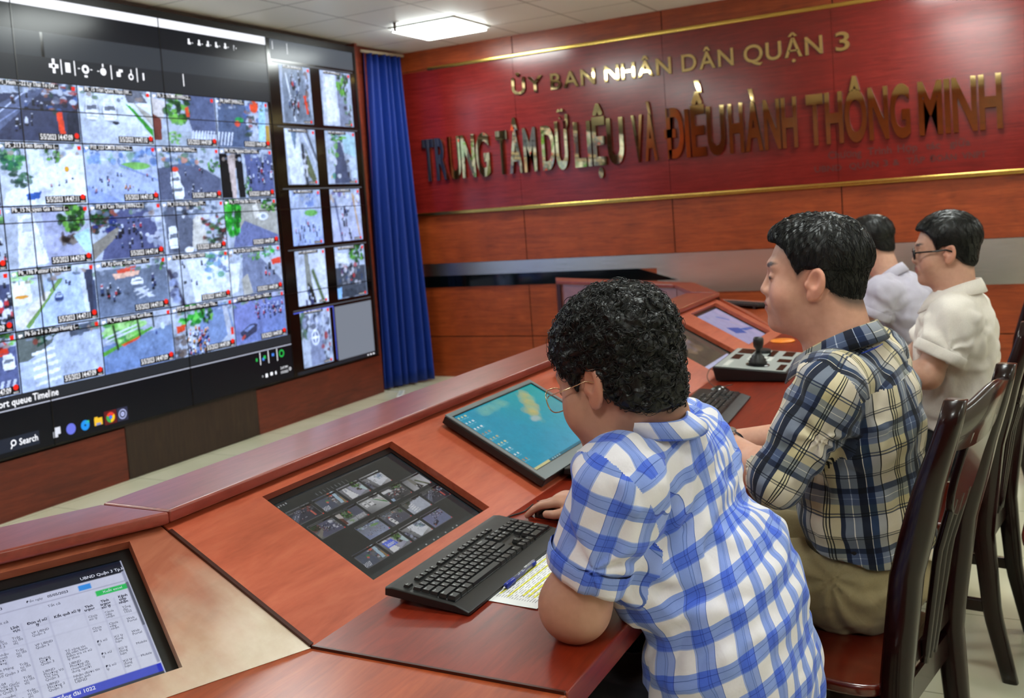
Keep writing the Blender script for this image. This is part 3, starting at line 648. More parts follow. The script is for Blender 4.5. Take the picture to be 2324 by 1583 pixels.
tiles = [
    (2, 4, f_A1, 'P1_Hem 2-22 Ly Thai To (W...', '5/5/2023 14:47:09'), (3, 4, f_B1, 'P6_15 Tran Quoc Thao (W...', '5/5/2023 14:47:10'), (4, 4, f_C1, 'P6_33 NTMK (WIN-L2...', '5/5/2023 14:47:09'), (5, 4, f_D1, 'P4_NHT (WIN-L2...', '5/5/2023 14:47:09'),
    (2, 3, f_A2, 'P5_213 Dien Bien Phu (...', '5/5/2023 14:47:11'), (3, 3, f_B2, 'P10_123 CMT8 (WIN-L2...', '5/5/2023 14:47:10'), (4, 3, f_C2, 'P6_170 CMT8 (WIN-L2...', '5/5/2023 14:47:09'), (5, 3, f_D2, 'P4_15C Nguyen Dinh Chie...', '5/5/2023 14:47:09'),
    (2, 2, f_A3, 'P6_15 Nguyen Gia Thieu (...', '5/5/2023 14:47:09'), (3, 2, f_B3, 'P3_63 Cao Thang (WIN-L2...)', '5/5/2023 14:47:14'), (4, 2, f_C3, 'P4_163 Hai Ba Trung (W...', '5/5/2023 14:47:09'), (5, 2, f_D3, 'P6_173 Hai Ba Trung (...', '5/5/2023 14:47:09'),
    (2, 1, f_A4, 'P6_196 Pasteur (WIN-L2...', '5/5/2023 14:47:11'), (3, 1, f_B4, 'P9_Ky Dong -Tran Quoc Th...', '5/5/2023 14:47:10'), (4, 1, f_C4, 'P6_27 Pham Ngoc Thach', '5/5/2023 14:47:11'), (5, 1, f_D4, 'P4_51 Do Luc (WIN-L2...', '5/5/2023 14:47:09'),
    (2, 0, f_A5, 'P6 So 2 Ho Xuan Huong (...', '5/5/2023 14:47:09'), (3, 0, f_B5, 'P6_Vong xoay Ho Con Rua...', '5/5/2023 14:47:09'), (4, 0, f_C5, 'P3 Dien Bien Phu-Cao Tha...', '5/5/2023 14:47:09'), (5, 0, f_D5, 'P7 Tran Quoc Toan - NKK...', '5/5/2023 14:47:09'),
    (1, 4, f_C2, 'P5_20 NTP (WIN-L2...', '5/5/2023 14:47:09'), (1, 3, f_B3, 'P5_11 (WIN-L2...', '5/5/2023 14:47:09'), (1, 2, f_Z3, 'P5_38 (WIN-L2...', '5/5/2023 14:47:09'), (1, 1, f_Z4, 'P5_44 (WIN-L2...', '5/5/2023 14:47:09'), (1, 0, f_Z5, 'P6_02 (WIN-L2...', '5/5/2023 14:47:09')]
for n, (i, j, fn, cap, st) in enumerate(tiles):
    feed(fn, GX[i] + .004, GZ[j] + .004, GX[i + 1] - .004, GZ[j + 1] - .004, cap, st, 1.1, 10 + n)
# further feeds to the left, outside the picture, light the desk
for j in range(5):
    feed([f_B2, f_A4, f_B1, f_D5, f_A2][j], 1.804, GZ[j] + .004, 2.356, GZ[j + 1] - .004, 'P5_%d (WIN-L2...' % (50 + j), '5/5/2023 14:47:09', 1.1, 60 + j)
SZ = [0.372, 0.825, 1.282, 1.742, 2.205, 2.680]
for n, (c_, j, fn) in enumerate(((0, 4, s_1), (1, 4, s_2), (0, 3, s_3), (1, 3, s_4), (0, 2, s_5), (1, 2, s_6), (0, 1, s_7), (1, 1, s_8), (0, 0, s_9))):
    xa, xb = ((5.870, 6.235), (6.360, 6.760))[c_]
    feed(fn, xa, SZ[j] + (.03 if j else .01), xb, SZ[j + 1] - .012, 'P%d_%d (WIN-L2...' % (n + 1, 20 + n * 7), '14:47:09', 1.0, 90 + n, True)
area('empty_cell', '6f7682', 6.300, 0.372, 6.800, 0.800)
area('selection_line', '5a6cf0', 5.80, 0.806, 6.285, 0.812, lift=0.0015); area('selection_line', '5a6cf0', 6.279, 0.385, 6.285, 0.806, lift=0.0015)
for z in SZ[1:]: area('divider_line', '50545c', 5.80, z - .004, 6.80, z + .004, lift=0.0006)

# toolbar icons, texts and task bar
Yt = YS - 0.0020
ic = MB()
def ring(mb, cx, cz, r, w_, n=16):
    for i in range(n):
        a, b = 2 * PI * i / n, 2 * PI * (i + 1) / n
        mb.quad((cx + (r - w_) * math.cos(a), Yt, cz + (r - w_) * math.sin(a)), (cx + r * math.cos(a), Yt, cz + r * math.sin(a)), (cx + r * math.cos(b), Yt, cz + r * math.sin(b)), (cx + (r - w_) * math.cos(b), Yt, cz + (r - w_) * math.sin(b)))
def rc(mb, cx, cz, w_, h_): mb.quad((cx - w_ / 2, Yt, cz - h_ / 2), (cx + w_ / 2, Yt, cz - h_ / 2), (cx + w_ / 2, Yt, cz + h_ / 2), (cx - w_ / 2, Yt, cz + h_ / 2))
for dx, dz in ((-.022, 0), (.022, 0), (0, -.03), (0, .03)): rc(ic, 3.897 + dx, 2.471 + dz, .018, .022)
ring(ic, 3.897, 2.471, .018, .008); rc(ic, 3.993, 2.47, .034, .055)
ring(ic, 4.116, 2.471, .026, .014); rc(ic, 4.116, 2.430, .022, .012); rc(ic, 4.070, 2.472, .014, .005); rc(ic, 4.158, 2.472, .014, .005)
ring(ic, 4.245, 2.468, .022, .02); rc(ic, 4.245, 2.505, .01, .02); rc(ic, 4.208, 2.468, .014, .005)
rc(ic, 4.36, 2.463, .03, .03); rc(ic, 4.378, 2.485, .03, .016); ring(ic, 4.455, 2.455, .02, .009); rc(ic, 4.459, 2.485, .008, .03)
for x in (3.948, 4.040, 4.305, 4.505, 4.895): rc(ic, x, 2.470, .007, .085 if x < 4.8 else .08)
rc(ic, 4.555, 2.464, .012, .045)
for i, x in enumerate((4.985, 5.075, 5.155, 5.240, 5.325, 5.405)):
    z = 2.728 + 0.002 * i
    if i == 5: text_into(ic, '?', (x - .01, Yt, z - .02), UX, UZ, .05)
    else:
        rc(ic, x - .006, z - .008, .026, .014); rc(ic, x - .01 + .004 * (i % 3), z + .010, .014, .022)
    rc(ic, x + .022, z - .004, .008, .006)
for x in (5.62, 5.70): rc(ic, x, 2.823, .006, .006)
rc(ic, 5.82, 2.80, .004, .06); rc(ic, 5.985, 2.79, .004, .08)
ic.build('toolbar_icons', M_TXT, vw)
tx = MB()
text_into(tx, 'ort queue', (3.335, Yt, 0.612), UX, UZ, 0.055, width=0.20, bold=0.01); text_into(tx, 'Timeline', (3.545, Yt, 0.614), UX, UZ, 0.055, width=0.165, bold=0.01)
text_into(tx, 'Search', (3.435, Yt, 0.392), UX, UZ, 0.05, width=0.115, bold=0.01)
ring(tx, 3.400, 0.412, .017, .006); tx.quad((3.380, Yt, .385), (3.385, Yt, .381), (3.394, Yt, .398), (3.389, Yt, .401))
text_into(tx, '2:47 PM', (5.60, Yt, 0.425), UX, UZ, 0.024, width=0.08); text_into(tx, '5/5/2023', (5.60, Yt, 0.393), UX, UZ, 0.024, width=0.08)
text_into(tx, '^', (5.395, Yt, 0.395), UX, UZ, 0.03); rc(tx, 5.445, .408, .022, .026); rc(tx, 5.498, .411, .024, .022); rc(tx, 5.545, .410, .014, .022)
ring(tx, 5.706, .412, .012, .004)
for x in (5.392, 5.480, 5.575): rc(tx, x, 0.538, .006, .09)
rc(tx, 6.70, .353, .02, .008); rc(tx, 6.74, .353, .02, .010); rc(tx, 6.78, .353, .02, .010)
tx.build('screen_text', M_TXT, vw)
def icon(name, col, fn):
    mb = MB(); fn(mb); mb.build(name, emis('lit_' + col, col, SCREEN * 0.9), vw)
area('search_field', '1c2230', 3.30, 0.37, 3.56, 0.445, lift=0.0013)
icon('task_icon', 'd8dce8', lambda m_: (rc(m_, 3.680, .414, .036, .040), rc(m_, 3.664, .396, .03, .034)))
icon('task_icon', '6a74e0', lambda m_: ring(m_, 3.768, .404, .032, .032))
icon('task_icon', '1f8fe8', lambda m_: ring(m_, 3.866, .403, .030, .024)); icon('task_icon', '4ad07a', lambda m_: rc(m_, 3.882, .418, .026, .018))
icon('task_icon', 'f2c030', lambda m_: (rc(m_, 3.960, .404, .058, .042), rc(m_, 3.945, .428, .024, .01)))
icon('task_icon', '2f7ad8', lambda m_: rc(m_, 3.960, .390, .034, .014))
area('task_highlight', '5a1418', 4.005, 0.370, 4.095, 0.450, lift=0.0013); area('task_highlight', '2a2c44', 4.10, 0.370, 4.18, 0.450, lift=0.0013)
def arc(mb, cx, cz, r0, r1, a0, a1, n=8):
    for i in range(n):
        a, b = a0 + (a1 - a0) * i / n, a0 + (a1 - a0) * (i + 1) / n
        mb.quad((cx + r0 * math.cos(a), Yt, cz + r0 * math.sin(a)), (cx + r1 * math.cos(a), Yt, cz + r1 * math.sin(a)), (cx + r1 * math.cos(b), Yt, cz + r1 * math.sin(b)), (cx + r0 * math.cos(b), Yt, cz + r0 * math.sin(b)))
icon('task_icon', 'e84030', lambda m_: arc(m_, 4.05, .410, .013, .031, PI * .15, PI * .85)); icon('task_icon', '3aa850', lambda m_: arc(m_, 4.05, .410, .013, .031, PI * .85, PI * 1.5))
icon('task_icon', 'f8c820', lambda m_: arc(m_, 4.05, .410, .013, .031, PI * 1.5, PI * 2.15)); icon('task_icon', '3a7af0', lambda m_: ring(m_, 4.05, .410, .011, .011))
icon('task_icon', 'b8c0f0', lambda m_: (ring(m_, 4.14, .410, .030, .006), ring(m_, 4.14, .410, .014, .010)))
icon('status_icon', '28c050', lambda m_: (rc(m_, 5.355, .535, .016, .022), rc(m_, 5.44, .542, .022, .022), ring(m_, 5.625, .540, .028, .010)))
icon('status_icon', '4a8af0', lambda m_: (rc(m_, 5.425, .530, .02, .02), rc(m_, 5.53, .545, .024, .02)))

# wood below the screens, dark service panel, strip at the right end
struct(MB().box((-3.2, 4.838, 0.0), (4.149, YV, 0.330)).box((5.332, 4.838, 0.0), (6.90, YV, 0.330)).box((4.149, 4.85, 0.0), (5.332, YV, 0.330)).box((6.87, 4.838, 0.33), (6.90, YV, ZC)).box((6.90, 4.90, 0), (XE - .02, YV, ZC)), 'trim_3', M_BASEWOOD)
struct(MB().box((-3.2, 4.838, 0.330), (1.50, YV, ZC)), 'trim_4', M_BASEWOOD)
o = MB().box((4.154, 4.836, 0.004), (5.327, 4.8495, 0.326)).build('service_panel', M_DARKWOOD, None)
tag(o, 'dark brown wooden panel in the base under the video wall', 'panel')
# ------------------------------------------------------------------ the console desk
M_DESK = wood('desk_top_wood', '5a1508', '7e2410', '963118', grain=(1.2, 9, 9), rough=0.34, coat=0.12, coatr=0.2, patch=0.2, spec=0.4)
M_DESKO = wood('desk_top_wood_orange', '7a2c12', '9e4420', 'b4582e', grain=(1.2, 9, 9), rough=0.36, coat=0.12, coatr=0.16, patch=0.22)
M_SLOPE = wood('desk_slope_wood', '9c4228', 'b8563a', 'c86a4c', grain=(1.2, 7, 7), rough=0.34, coat=0.25, coatr=0.2, patch=0.16)  # lighter than the worktop: ceiling reflection put into the slope colour
M_RAIL = wood('desk_rail_wood', '6e261a', '88382c', '9c483c', grain=(1.4, 8, 8), rough=0.28, coat=0.3, coatr=0.15, patch=0.14)
def mat_pale_scuffed():
    t = NT('pale_scuffed_desk_wood'); v = t.coord('Object', (1.4, 7, 7))
    n1 = t.noise(v, 3, 6, 0.6, 1.0)
    w_ = t.ramp(n1, [(0.3, lin('944a32')), (0.7, lin('b0664a'))])
    b = t.ramp(t.noise(t.coord('Object'), 9, 5, 0.6), [(0.3, lin('bfa88e')), (0.7, lin('ded2bf'))])
    g = t.coord('Object', (1, 1, 1), (0, 0, 0), (0, 0, 0))
    sx = t.n('ShaderNodeSeparateXYZ'); t.l(g, sx.inputs[0])
    d = t.math('ADD', t.math('ADD', t.math('ADD', t.math('MULTIPLY', sx.outputs[1], -3.4), -0.22), t.math('MULTIPLY', sx.outputs[0], 0.35)), t.math('MULTIPLY', t.noise(t.coord('Object', (5, 2, 2)), 4, 4), 0.55))
    f = t.ramp(d, [(0.10, (0, 0, 0, 1)), (0.75, (1, 1, 1, 1))])  # pale tone growing unevenly towards the foot of the slope
    c = t.mix(f, w_, b)
    sc = t.ramp(t.noise(t.coord('Object', (1, 1, 1), (0, 0, 0.5)), 38, 4, 0.7), [(0.70, (1, 1, 1, 1)), (0.76, (0.45, 0.38, 0.34, 1))])
    t.l(t.mix(0.5, c, sc, 'MULTIPLY'), t.b.inputs['Base Color']); t.b.inputs['Roughness'].default_value = 0.36
    t.b.inputs['Coat Weight'].default_value = 0.15
    return t.m
M_PALE = mat_pale_scuffed()
M_PANEL = wood('desk_back_panel_wood', '7a403c', '94544e', 'a86862', grain=(8, 1.2, 9), rough=0.34, coat=1.0, coatr=0.32, patch=0.1, spec=1.0)
M_PANEL.node_tree.nodes['Principled BSDF'].inputs['Coat IOR'].default_value = 2.2
M_EDGE = plain('desk_edge_dark', '3a120a', 0.35)

ZT, ZS, ZR_ = 0.75, 0.933, 0.962
YF, YA, YB, YC_ = 0.621, 1.097, 1.430, 1.588      # front edge, slope foot, slope top, rail back
def pieces(holes, x0, x1, y0, y1, xr=None):
    """rectangular cells of a panel around rectangular holes (lx, ly, hx, hy); xr(y) = slanted right edge"""
    out = []; holes = sorted(holes)
    ya = min(h[1] for h in holes); yb = max(h[3] for h in holes)
    R = (lambda y: x1) if xr is None else xr
    out.append([(x0, y0), (R(y0), y0), (R(ya), ya), (x0, ya)]); out.append([(x0, yb), (R(yb), yb), (R(y1), y1), (x0, y1)])
    x = x0
    for h in holes:
        out.append([(x, ya), (h[0], ya), (h[0], yb), (x, yb)]); x = h[2]
    out.append([(x, ya), (R(ya), ya), (R(yb), yb), (x, yb)])
    return out
SL = math.hypot(YB - YA, ZS - ZT); ca, sa = (YB - YA) / SL, (ZS - ZT) / SL
FS = frame((0, YA, ZT), (1, 0, 0), (0, ca, sa))           # slope frame of the long section
def desk(label, loc, group='desk sections of the curved console'):
    return thing('console_desk', label, 'desk', loc, 0, group)
# ---- long straight section
X0, X1 = 1.292, 5.06
d1 = desk('long straight reddish wooden console desk the men sit at, with sunken monitors', (3.1, 1.0, 0))
MB().prism([(X0, YF), (5.02, YF), (5.05, YA + 0.005), (X0, YA + 0.005)], ZT - 0.045, ZT).build('worktop', M_DESK, d1, bevel=0.004)
s_of = lambda y: (y - YA) / (YB - YA) * SL
H1 = (1.534, s_of(1.137), 2.014, s_of(1.402)); H2 = (3.885, s_of(1.148), 4.338, s_of(1.402)); H3 = (4.545, s_of(1.148), 4.980, s_of(1.402))
ha = min(H1[1], H2[1]); hb = H1[3]
H1 = (H1[0], ha, H1[2], hb); H2 = (H2[0], ha, H2[2], hb); H3 = (H3[0], ha, H3[2], hb)
mb = MB()
for pc in pieces([H1, H2, H3], X0, X1, 0.0, SL): mb.prism(pc, -0.018, 0.0, FS)
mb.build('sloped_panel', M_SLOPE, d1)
mb = MB(); mb.box((X0, 1.408, ZR_ - 0.024), (5.075, YC_, ZR_)); mb.build('top_rail', M_RAIL, d1, bevel=0.005)
MB().box((X0 + 0.01, 1.55, 0.0), (5.13, 1.57, ZR_ - 0.024)).build('back_panel', M_RAIL, d1)
MB().box((X0 + 0.01, YF + 0.42, 0.0), (5.0, YF + 0.44, ZT - 0.045)).build('front_panel', M_EDGE, d1)
mb = MB(); mb.add([(X0, YF + .01, ZT - .045), (X0, YA, ZT - .045), (X0, YA, ZT - .002), (X0, YB, ZS - .004), (X0, 1.55, ZS), (X0, 1.55, 0), (X0, 1.04, 0), (X0, 1.04, ZT - .045)], [tuple(range(8))])
mb.add([(X0 + .018, y, z) for _, y, z in mb.v], [tuple(reversed(range(8)))])
mb.build('end_panel', M_EDGE, d1)
MB().prism([(X0 - 0.0035, YF + .003), (X0 + 0.0015, YF + .003), (X0 + 0.0015, YA), (X0 - 0.0035, YA)], ZT - 0.02, ZT + 0.0018).build('seam_trim', M_EDGE, d1)
MB().box((X0 - 0.004, 0.003, -0.01), (X0 + 0.0045, SL - .02, 0.0025), FS).build('seam_trim', M_EDGE, d1)

# ---- near section bending away on the left
A0 = math.radians(26); u0 = Vector((-math.cos(A0), math.sin(A0), 0)); LEN = 1.5
d0 = desk('near desk section at the lower left with a pale scuffed slope around a bright monitor', (0.6, 1.3, 0))
def sh(y, t): return (X0 - 0.001 + u0.x * t, y + u0.y * t)
MB().prism([sh(YF, LEN), sh(YF, 0), sh(YA + .004, 0), sh(YA + .004, LEN)], ZT - 0.048, ZT - 0.003).build('worktop', M_DESKO, d0, bevel=0.003)
FN = frame((X0 - .001, YA, ZT - 0.002), (-u0.x, -u0.y, 0), (0.438, 0.899, 0.612))
HX = (-0.665, 0.044, -0.211, 0.333)
mb = MB()
for pc in pieces([HX], -LEN, 0, 0.0, 0.351, lambda y: -0.416 * y - 0.003): mb.prism(pc, -0.018, 0.0, FN)
mb.build('sloped_panel', M_PALE, d0)
MB().prism([sh(1.408, LEN), sh(1.408, 0), sh(YC_, 0), sh(YC_, LEN)], ZR_ - 0.026, ZR_ - 0.002).build('top_rail', M_RAIL, d0, bevel=0.005)
MB().prism([sh(1.55, LEN), sh(1.55, 0), sh(1.57, 0), sh(1.57, LEN)], 0.0, ZR_ - 0.026).build('back_panel', M_RAIL, d0)
MB().prism([sh(YF + .42, LEN), sh(YF + .42, 0), sh(YF + .44, 0), sh(YF + .44, LEN)], 0.0, ZT - 0.048).build('front_panel', M_EDGE, d0)

# ---- far sections bending back towards the video wall
def far_desk(label, ra, rb, fa, fb, ga, gb, ca_, cb_, end=False):
    """rail near edge ra-rb, slope foot fa-fb, front ga-gb, rail far edge ca-cb"""
    t = desk(label, ((ra[0] + rb[0]) / 2, (ra[1] + rb[1]) / 2, 0))
    MB().prism([ga, gb, fb, fa], ZT - 0.045, ZT).build('worktop', M_DESKO, t)
    V = lambda p, z: (p[0], p[1], z)
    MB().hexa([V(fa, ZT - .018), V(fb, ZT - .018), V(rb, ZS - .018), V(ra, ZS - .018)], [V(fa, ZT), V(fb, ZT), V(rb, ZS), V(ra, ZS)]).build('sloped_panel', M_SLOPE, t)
    MB().prism([ra, rb, cb_, ca_], ZR_ - 0.024, ZR_).build('top_rail', M_RAIL, t, bevel=0.005)
    k = lambda a, b, f: (a[0] + (b[0] - a[0]) * f, a[1] + (b[1] - a[1]) * f)
    p = [k(ca_, ra, .12), k(cb_, rb, .12), k(cb_, rb, .24), k(ca_, ra, .24)]
    MB().prism(p, 0.0, ZR_ - 0.024).build('back_panel', M_PANEL, t)
    if end:
        q = [k(cb_, rb, .05), k(cb_, rb, .95), k(k(cb_, rb, .95), k(ca_, ra, .95), .035), k(k(cb_, rb, .05), k(ca_, ra, .05), .035)]
        MB().prism(q, 0.0, ZR_ - 0.024).build('end_panel', M_EDGE, t)
    return t
R0, R1, R2 = (5.078, 1.408), (5.70, 1.725), (6.44, 2.96)
C0, C1, C2 = (5.165, 1.588), (5.611, 1.821), (6.143, 2.82)
F0, F1, F2 = (5.064, 1.100), (5.96, 1.47), (6.72, 2.80)
G0, G1, G2 = (5.03, 0.625), (6.30, 1.10), (7.12, 2.54)
far_desk('short wedge desk section between the long desk and the farthest section', R0, R1, F0, F1, G0, G1, C0, C1)
e_ = 0.004
sft = lambda p: (p[0] + .002, p[1] + e_)
far_desk('farthest desk section with its back panel lit violet by the video wall', sft(R1), R2, sft(F1), F2, sft(G1), G2, sft(C1), C2, True)

# ------------------------------------------------------------------ monitors
def cloud_pic():
    p = Pic(120, 75, '4f4a42'); p.seed(4).grad('2f3234', .3, .5, 0, 0, .7)
    for i in range(60):
        a = p.rng.rand(2); p.ell(('6b5a48', '8a7660', '7a7484', '5e5648')[i % 4], .25 + .4 * a[0], .15 + .45 * a[1] , .05 + .06 * p.rng.rand(), .05 + .04 * p.rng.rand(), .35)
    p.poly('a9aed0', [(0, 0), (1, 0), (1, .045), (0, .045)]).poly('b9bddc', [(0, .93), (.95, .93), (.95, 1), (0, 1)])
    return p.fin(1.0, .03)
def map_pic():
    p = Pic(120, 75, 'a4a2c6'); p.grad('8f95bd', .3, .3, 0, 0, .6)
    p.line('a7a9c4', .0, .16, 1, .16, .006)
    p.poly('3f5fa8', [(.37, .48), (.36, .68), (.62, .78), (.66, .6)]).poly('4468b0', [(.6, .62), (.7, .72), (.98, .78), (.96, .70)])
    p.line('5a78b8', .62, .18, .78, .35, .02).line('b9a89c', .72, .4, .8, .55, .008)
    return p.fin(1.0, .02)
def desktop_pic():
    p = Pic(200, 125, '1793b4'); p.seed(3).grad('0fa8a0', .3, .3, 1, 0, .8).grad('6fb4d6', .5, .5, 1, 1, .55)
    for i in range(90):
        a = p.rng.rand(); b = p.rng.randn() * .045; x = .60 + .22 * a; y = .42 - .32 * a + b
        p.ell(('b7b070', '8fae86', 'c9b46a', '7fb6a0')[i % 4], x, y, .02 + .035 * p.rng.rand(), .03 + .035 * p.rng.rand(), .22)
    for i in range(40): p.ell('9fb6b8', .55 + .06 * p.rng.rand(), .42 + .06 * p.rng.rand(), .03, .03, .12); 
    for i in range(40): p.ell('78b8a6', .25 + .3 * p.rng.rand(), .02 + .12 * p.rng.rand(), .05, .04, .12)
    for i in range(3):
        for j in range(9):
            if i == 2 and j > 5: continue
            x, y = .022 + .036 * i, .03 + .098 * j
            p.poly(('d9cf8e', 'e8ecec', 'c2b27a', 'cfe0e4', 'b08a60')[(i * 5 + j * 3) % 5], [(x, y), (x + .017, y), (x + .017, y + .025), (x, y + .025)], al=.85)
            p.poly('8fcbd8', [(x - .003, y + .035), (x + .02, y + .035), (x + .02, y + .045), (x - .003, y + .045)], al=.6)
    p.poly('1d4a58', [(0, .965), (1, .965), (1, 1), (0, 1)], al=.7).poly('c9c48e', [(0, .965), (.20, .965), (.20, 1), (0, 1)])
    for i in range(4): p.ell('a8c8d0', .24 + .03 * i, .98, .008, .01)
    return p.fin(1.0, .02)
def cams_pic():
    p = Pic(260, 170, '23282b'); p.seed(8)
    p.grad('30363a', .3, .3, 1, 1, .5)  # faint glare towards the lower right, painted into the picture
    fns = [f_A1, f_D1, f_A3, f_C4, f_D5, f_B3, f_C1, f_B1, s_8, s_7, f_C3, f_B2, f_C2, f_A5]
    cells = [(.045 + .19 * i + .012 * j, .12 + .205 * j) for j in range(4) for i in range(5)]
    for n, (x, y) in enumerate(cells):
        if n in (10, 19, 4): continue
        q = Pic(44, 28, '6a7078').seed(30 + n); fns[n % len(fns)](q)
        a = q.a * 0.42 + q.a.mean(2, keepdims=True) * 0.20
        x0, y0 = int(x * 260), int((1 - y - .155) * 170)
        hh, ww = min(28, 170 - y0), min(44, 260 - x0)
        p.a[y0:y0 + hh, x0:x0 + ww] = a[:hh, :ww]
        p.poly('0d0f12', [(x, y), (x + .17, y), (x + .17, y + .018), (x, y + .018)]).ell('c03a30', x + .165, y + .15, .004, .006)
        p.line('8a9094', x + .01, y + .008, x + .1, y + .008, .002, .5)
    for i in range(5): p.ell('aab0b4', .03 + .018 * i, .03 + .004 * (i % 2), .004, .009, .8)
    for i in range(9): p.ell('6a7276', .3 + .03 * i, .075, .003, .02, .8)
    p.poly('31393c', [(0, .955), (1, .955), (1, 1), (0, 1)])
    for i in range(7): p.ell('c6cccf', .42 + .06 * i + .01 * (i % 3), .978, .006, .006, .7)
    p.poly('2a4fd0', [(.285, .775), (.36, .775), (.37, .84), (.29, .84)], al=.8)
    return p.fin(0.9, .03)
M_MON = screen_attr('monitor_picture', 0.85, rough=0.10)
M_MONIN = plain('monitor_bezel_black', '0a0a0b', 0.3, var=0)
def sunk_monitor(label, F, hole, pic, group='monitors let into the desk slope', name='sunk_monitor', lens=0.016, side=0.012, bot=0.012):
    x0, y0, x1, y1 = hole
    c = F @ Vector(((x0 + x1) / 2, (y0 + y1) / 2, -0.03))
    t = thing(name, label, 'monitor', tuple(c), 0, group)
    b = MB(); dz0, dz1 = -0.040, -0.0195; e = 0.0015
    b.box((x0 - .004, y0 - .004, -0.046), (x1 + .004, y1 + .004, -0.040), F)
    b.build('housing', M_BLACK, t)
    b = MB(); z1 = -0.019
    X0_, X1_, Y0_, Y1_ = x0 - .003, x1 + .003, y0 - .003, y1 + .003
    for lo, hi in (((X0_, Y0_), (x0 + side, Y1_)), ((x1 - side, Y0_), (X1_, Y1_)), ((x0 + side, Y0_), (x1 - side, y0 + bot)), ((x0 + side, y1 - lens), (x1 - side, Y1_))):
        b.box((lo[0], lo[1], -0.040), (hi[0], hi[1], z1), F)
    b.build('bezel', M_MONIN, t)
    o = F @ Vector((x0 + side, y0 + bot, -0.022)); ux = F.to_3x3() @ Vector((1, 0, 0)); uy = F.to_3x3() @ Vector((0, 1, 0))
    picture('screen', pic, tuple(o), ux, uy, x1 - x0 - 2 * side, y1 - y0 - bot - lens, M_MON, t)
    return t, (lambda u, v, d=-0.0212: tuple(F @ Vector((x0 + side + u * (x1 - x0 - 2 * side), y1 - lens - v * (y1 - y0 - bot - lens), d)))), ux, uy
M_MTXT = emis('monitor_text', 'd8dcde', 0.6)
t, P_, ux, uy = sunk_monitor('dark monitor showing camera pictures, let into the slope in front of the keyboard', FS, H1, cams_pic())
mb = MB(); text_into(mb, 'Secondary', P_(.295, .825), ux, uy, .014, width=.028, bold=.02); mb.build('lit_lettering', M_MTXT, t)
sunk_monitor('brown cloudy picture on a sunken monitor, right behind the curly haired man', FS, H2, cloud_pic())
sunk_monitor('pale violet map picture on the farthest sunken monitor', FS, H3, map_pic())

# monitor in the near section: a bright table of complaints
def table_pic():
    p = Pic(160, 110, 'bfc4e2'); p.grad('dfe4f2', .2, .2, 1, 1, .7)
    p.poly('111a2c', [(0, 0), (1, 0), (1, .105), (0, .105)]).poly('a9acc8', [(0, .175), (.985, .175), (.985, .19), (0, .19)])
    p.poly('9a9fbc', [(.985, .10), (1, .10), (1, .895), (.985, .895)]).poly('5f6478', [(.985, .2), (.995, .2), (.995, .58), (.985, .58)])
    p.poly('2233c8', [(0, .90), (1, .90), (1, .965), (0, .965)]).poly('4a58c8', [(.55, .90), (.98, .90), (.98, .965), (.55, .965)])
    p.poly('3a4048', [(0, .965), (1, .965), (1, 1), (0, 1)])
    p.poly('2f8fe8', [(.80, .125), (.85, .125), (.85, .168), (.80, .168)]).poly('28c060', [(.86, .205), (.985, .205), (.985, .25), (.86, .25)])
    for x in (.3, .48, .56, .66, .79, .86, .92): p.line('aeb2d0', x, .3, x, .9, .0025, .6)
    for y in (.36, .47, .60, .71, .81): p.line('b2b6d2', .1, y, .98, y, .0025, .6)
    return p.fin(1.0, .01)
t, P_, ux, uy = sunk_monitor('bright monitor showing a table, let into the pale desk slope at the lower left', FN, HX, table_pic(), side=0.020, lens=0.020, bot=0.012)
dk = emis('monitor_dark_text', '3a3c58', 0.35); wt = emis('monitor_white_text', 'e8ecff', 0.8)
mb = MB(); mw = MB()
def put(s, u, v, h=.0095, b=0.0, m_=None, al='L'): text_into(m_ or mb, s, P_(u, v), ux, uy, h * .74, bold=b, align=al)
for a_ in (('UBND Quận 3 Tp.HCM', .82, .085, .012, .01), ('Xuất excel', .885, .24, .010, 0), ('đại diện người dân tại TPHCM thông qua Tổng đài 1022', .20, .945, .013, .02)):
    m2 = MB(); put(*a_, m2); m2.build('white_lettering', wt, t)
put('Từ ngày', .36, .155, .009); put('01/05/2023', .43, .155, .010, .02); put('Đến ngày', .60, .155, .009); put('05/05/2023', .68, .155, .010, .02)
put('nhập số phiếu, số điện thoại để tìm kiếm', .18, .27, .009); put('Tất cả', .47, .27, .010); put('Tất cả', .67, .235, .010)
for s, u, v in (('Ngày kết', .26, .33), ('thúc', .275, .355), ('Địa chỉ', .41, .33), ('Lĩnh', .52, .33), ('vực', .525, .355), ('Đơn vị xử', .58, .33), ('lý', .61, .355), ('Kết quả xử lý', .68, .335), ('Tình', .80, .325), ('trạng', .795, .35), ('Tình', .865, .315), ('trạng', .86, .34), ('xử lý', .86, .365), ('Kênh', .935, .315), ('tiếp', .935, .34), ('nhận', .93, .365)):
    put(s, u, v, .010, .03)
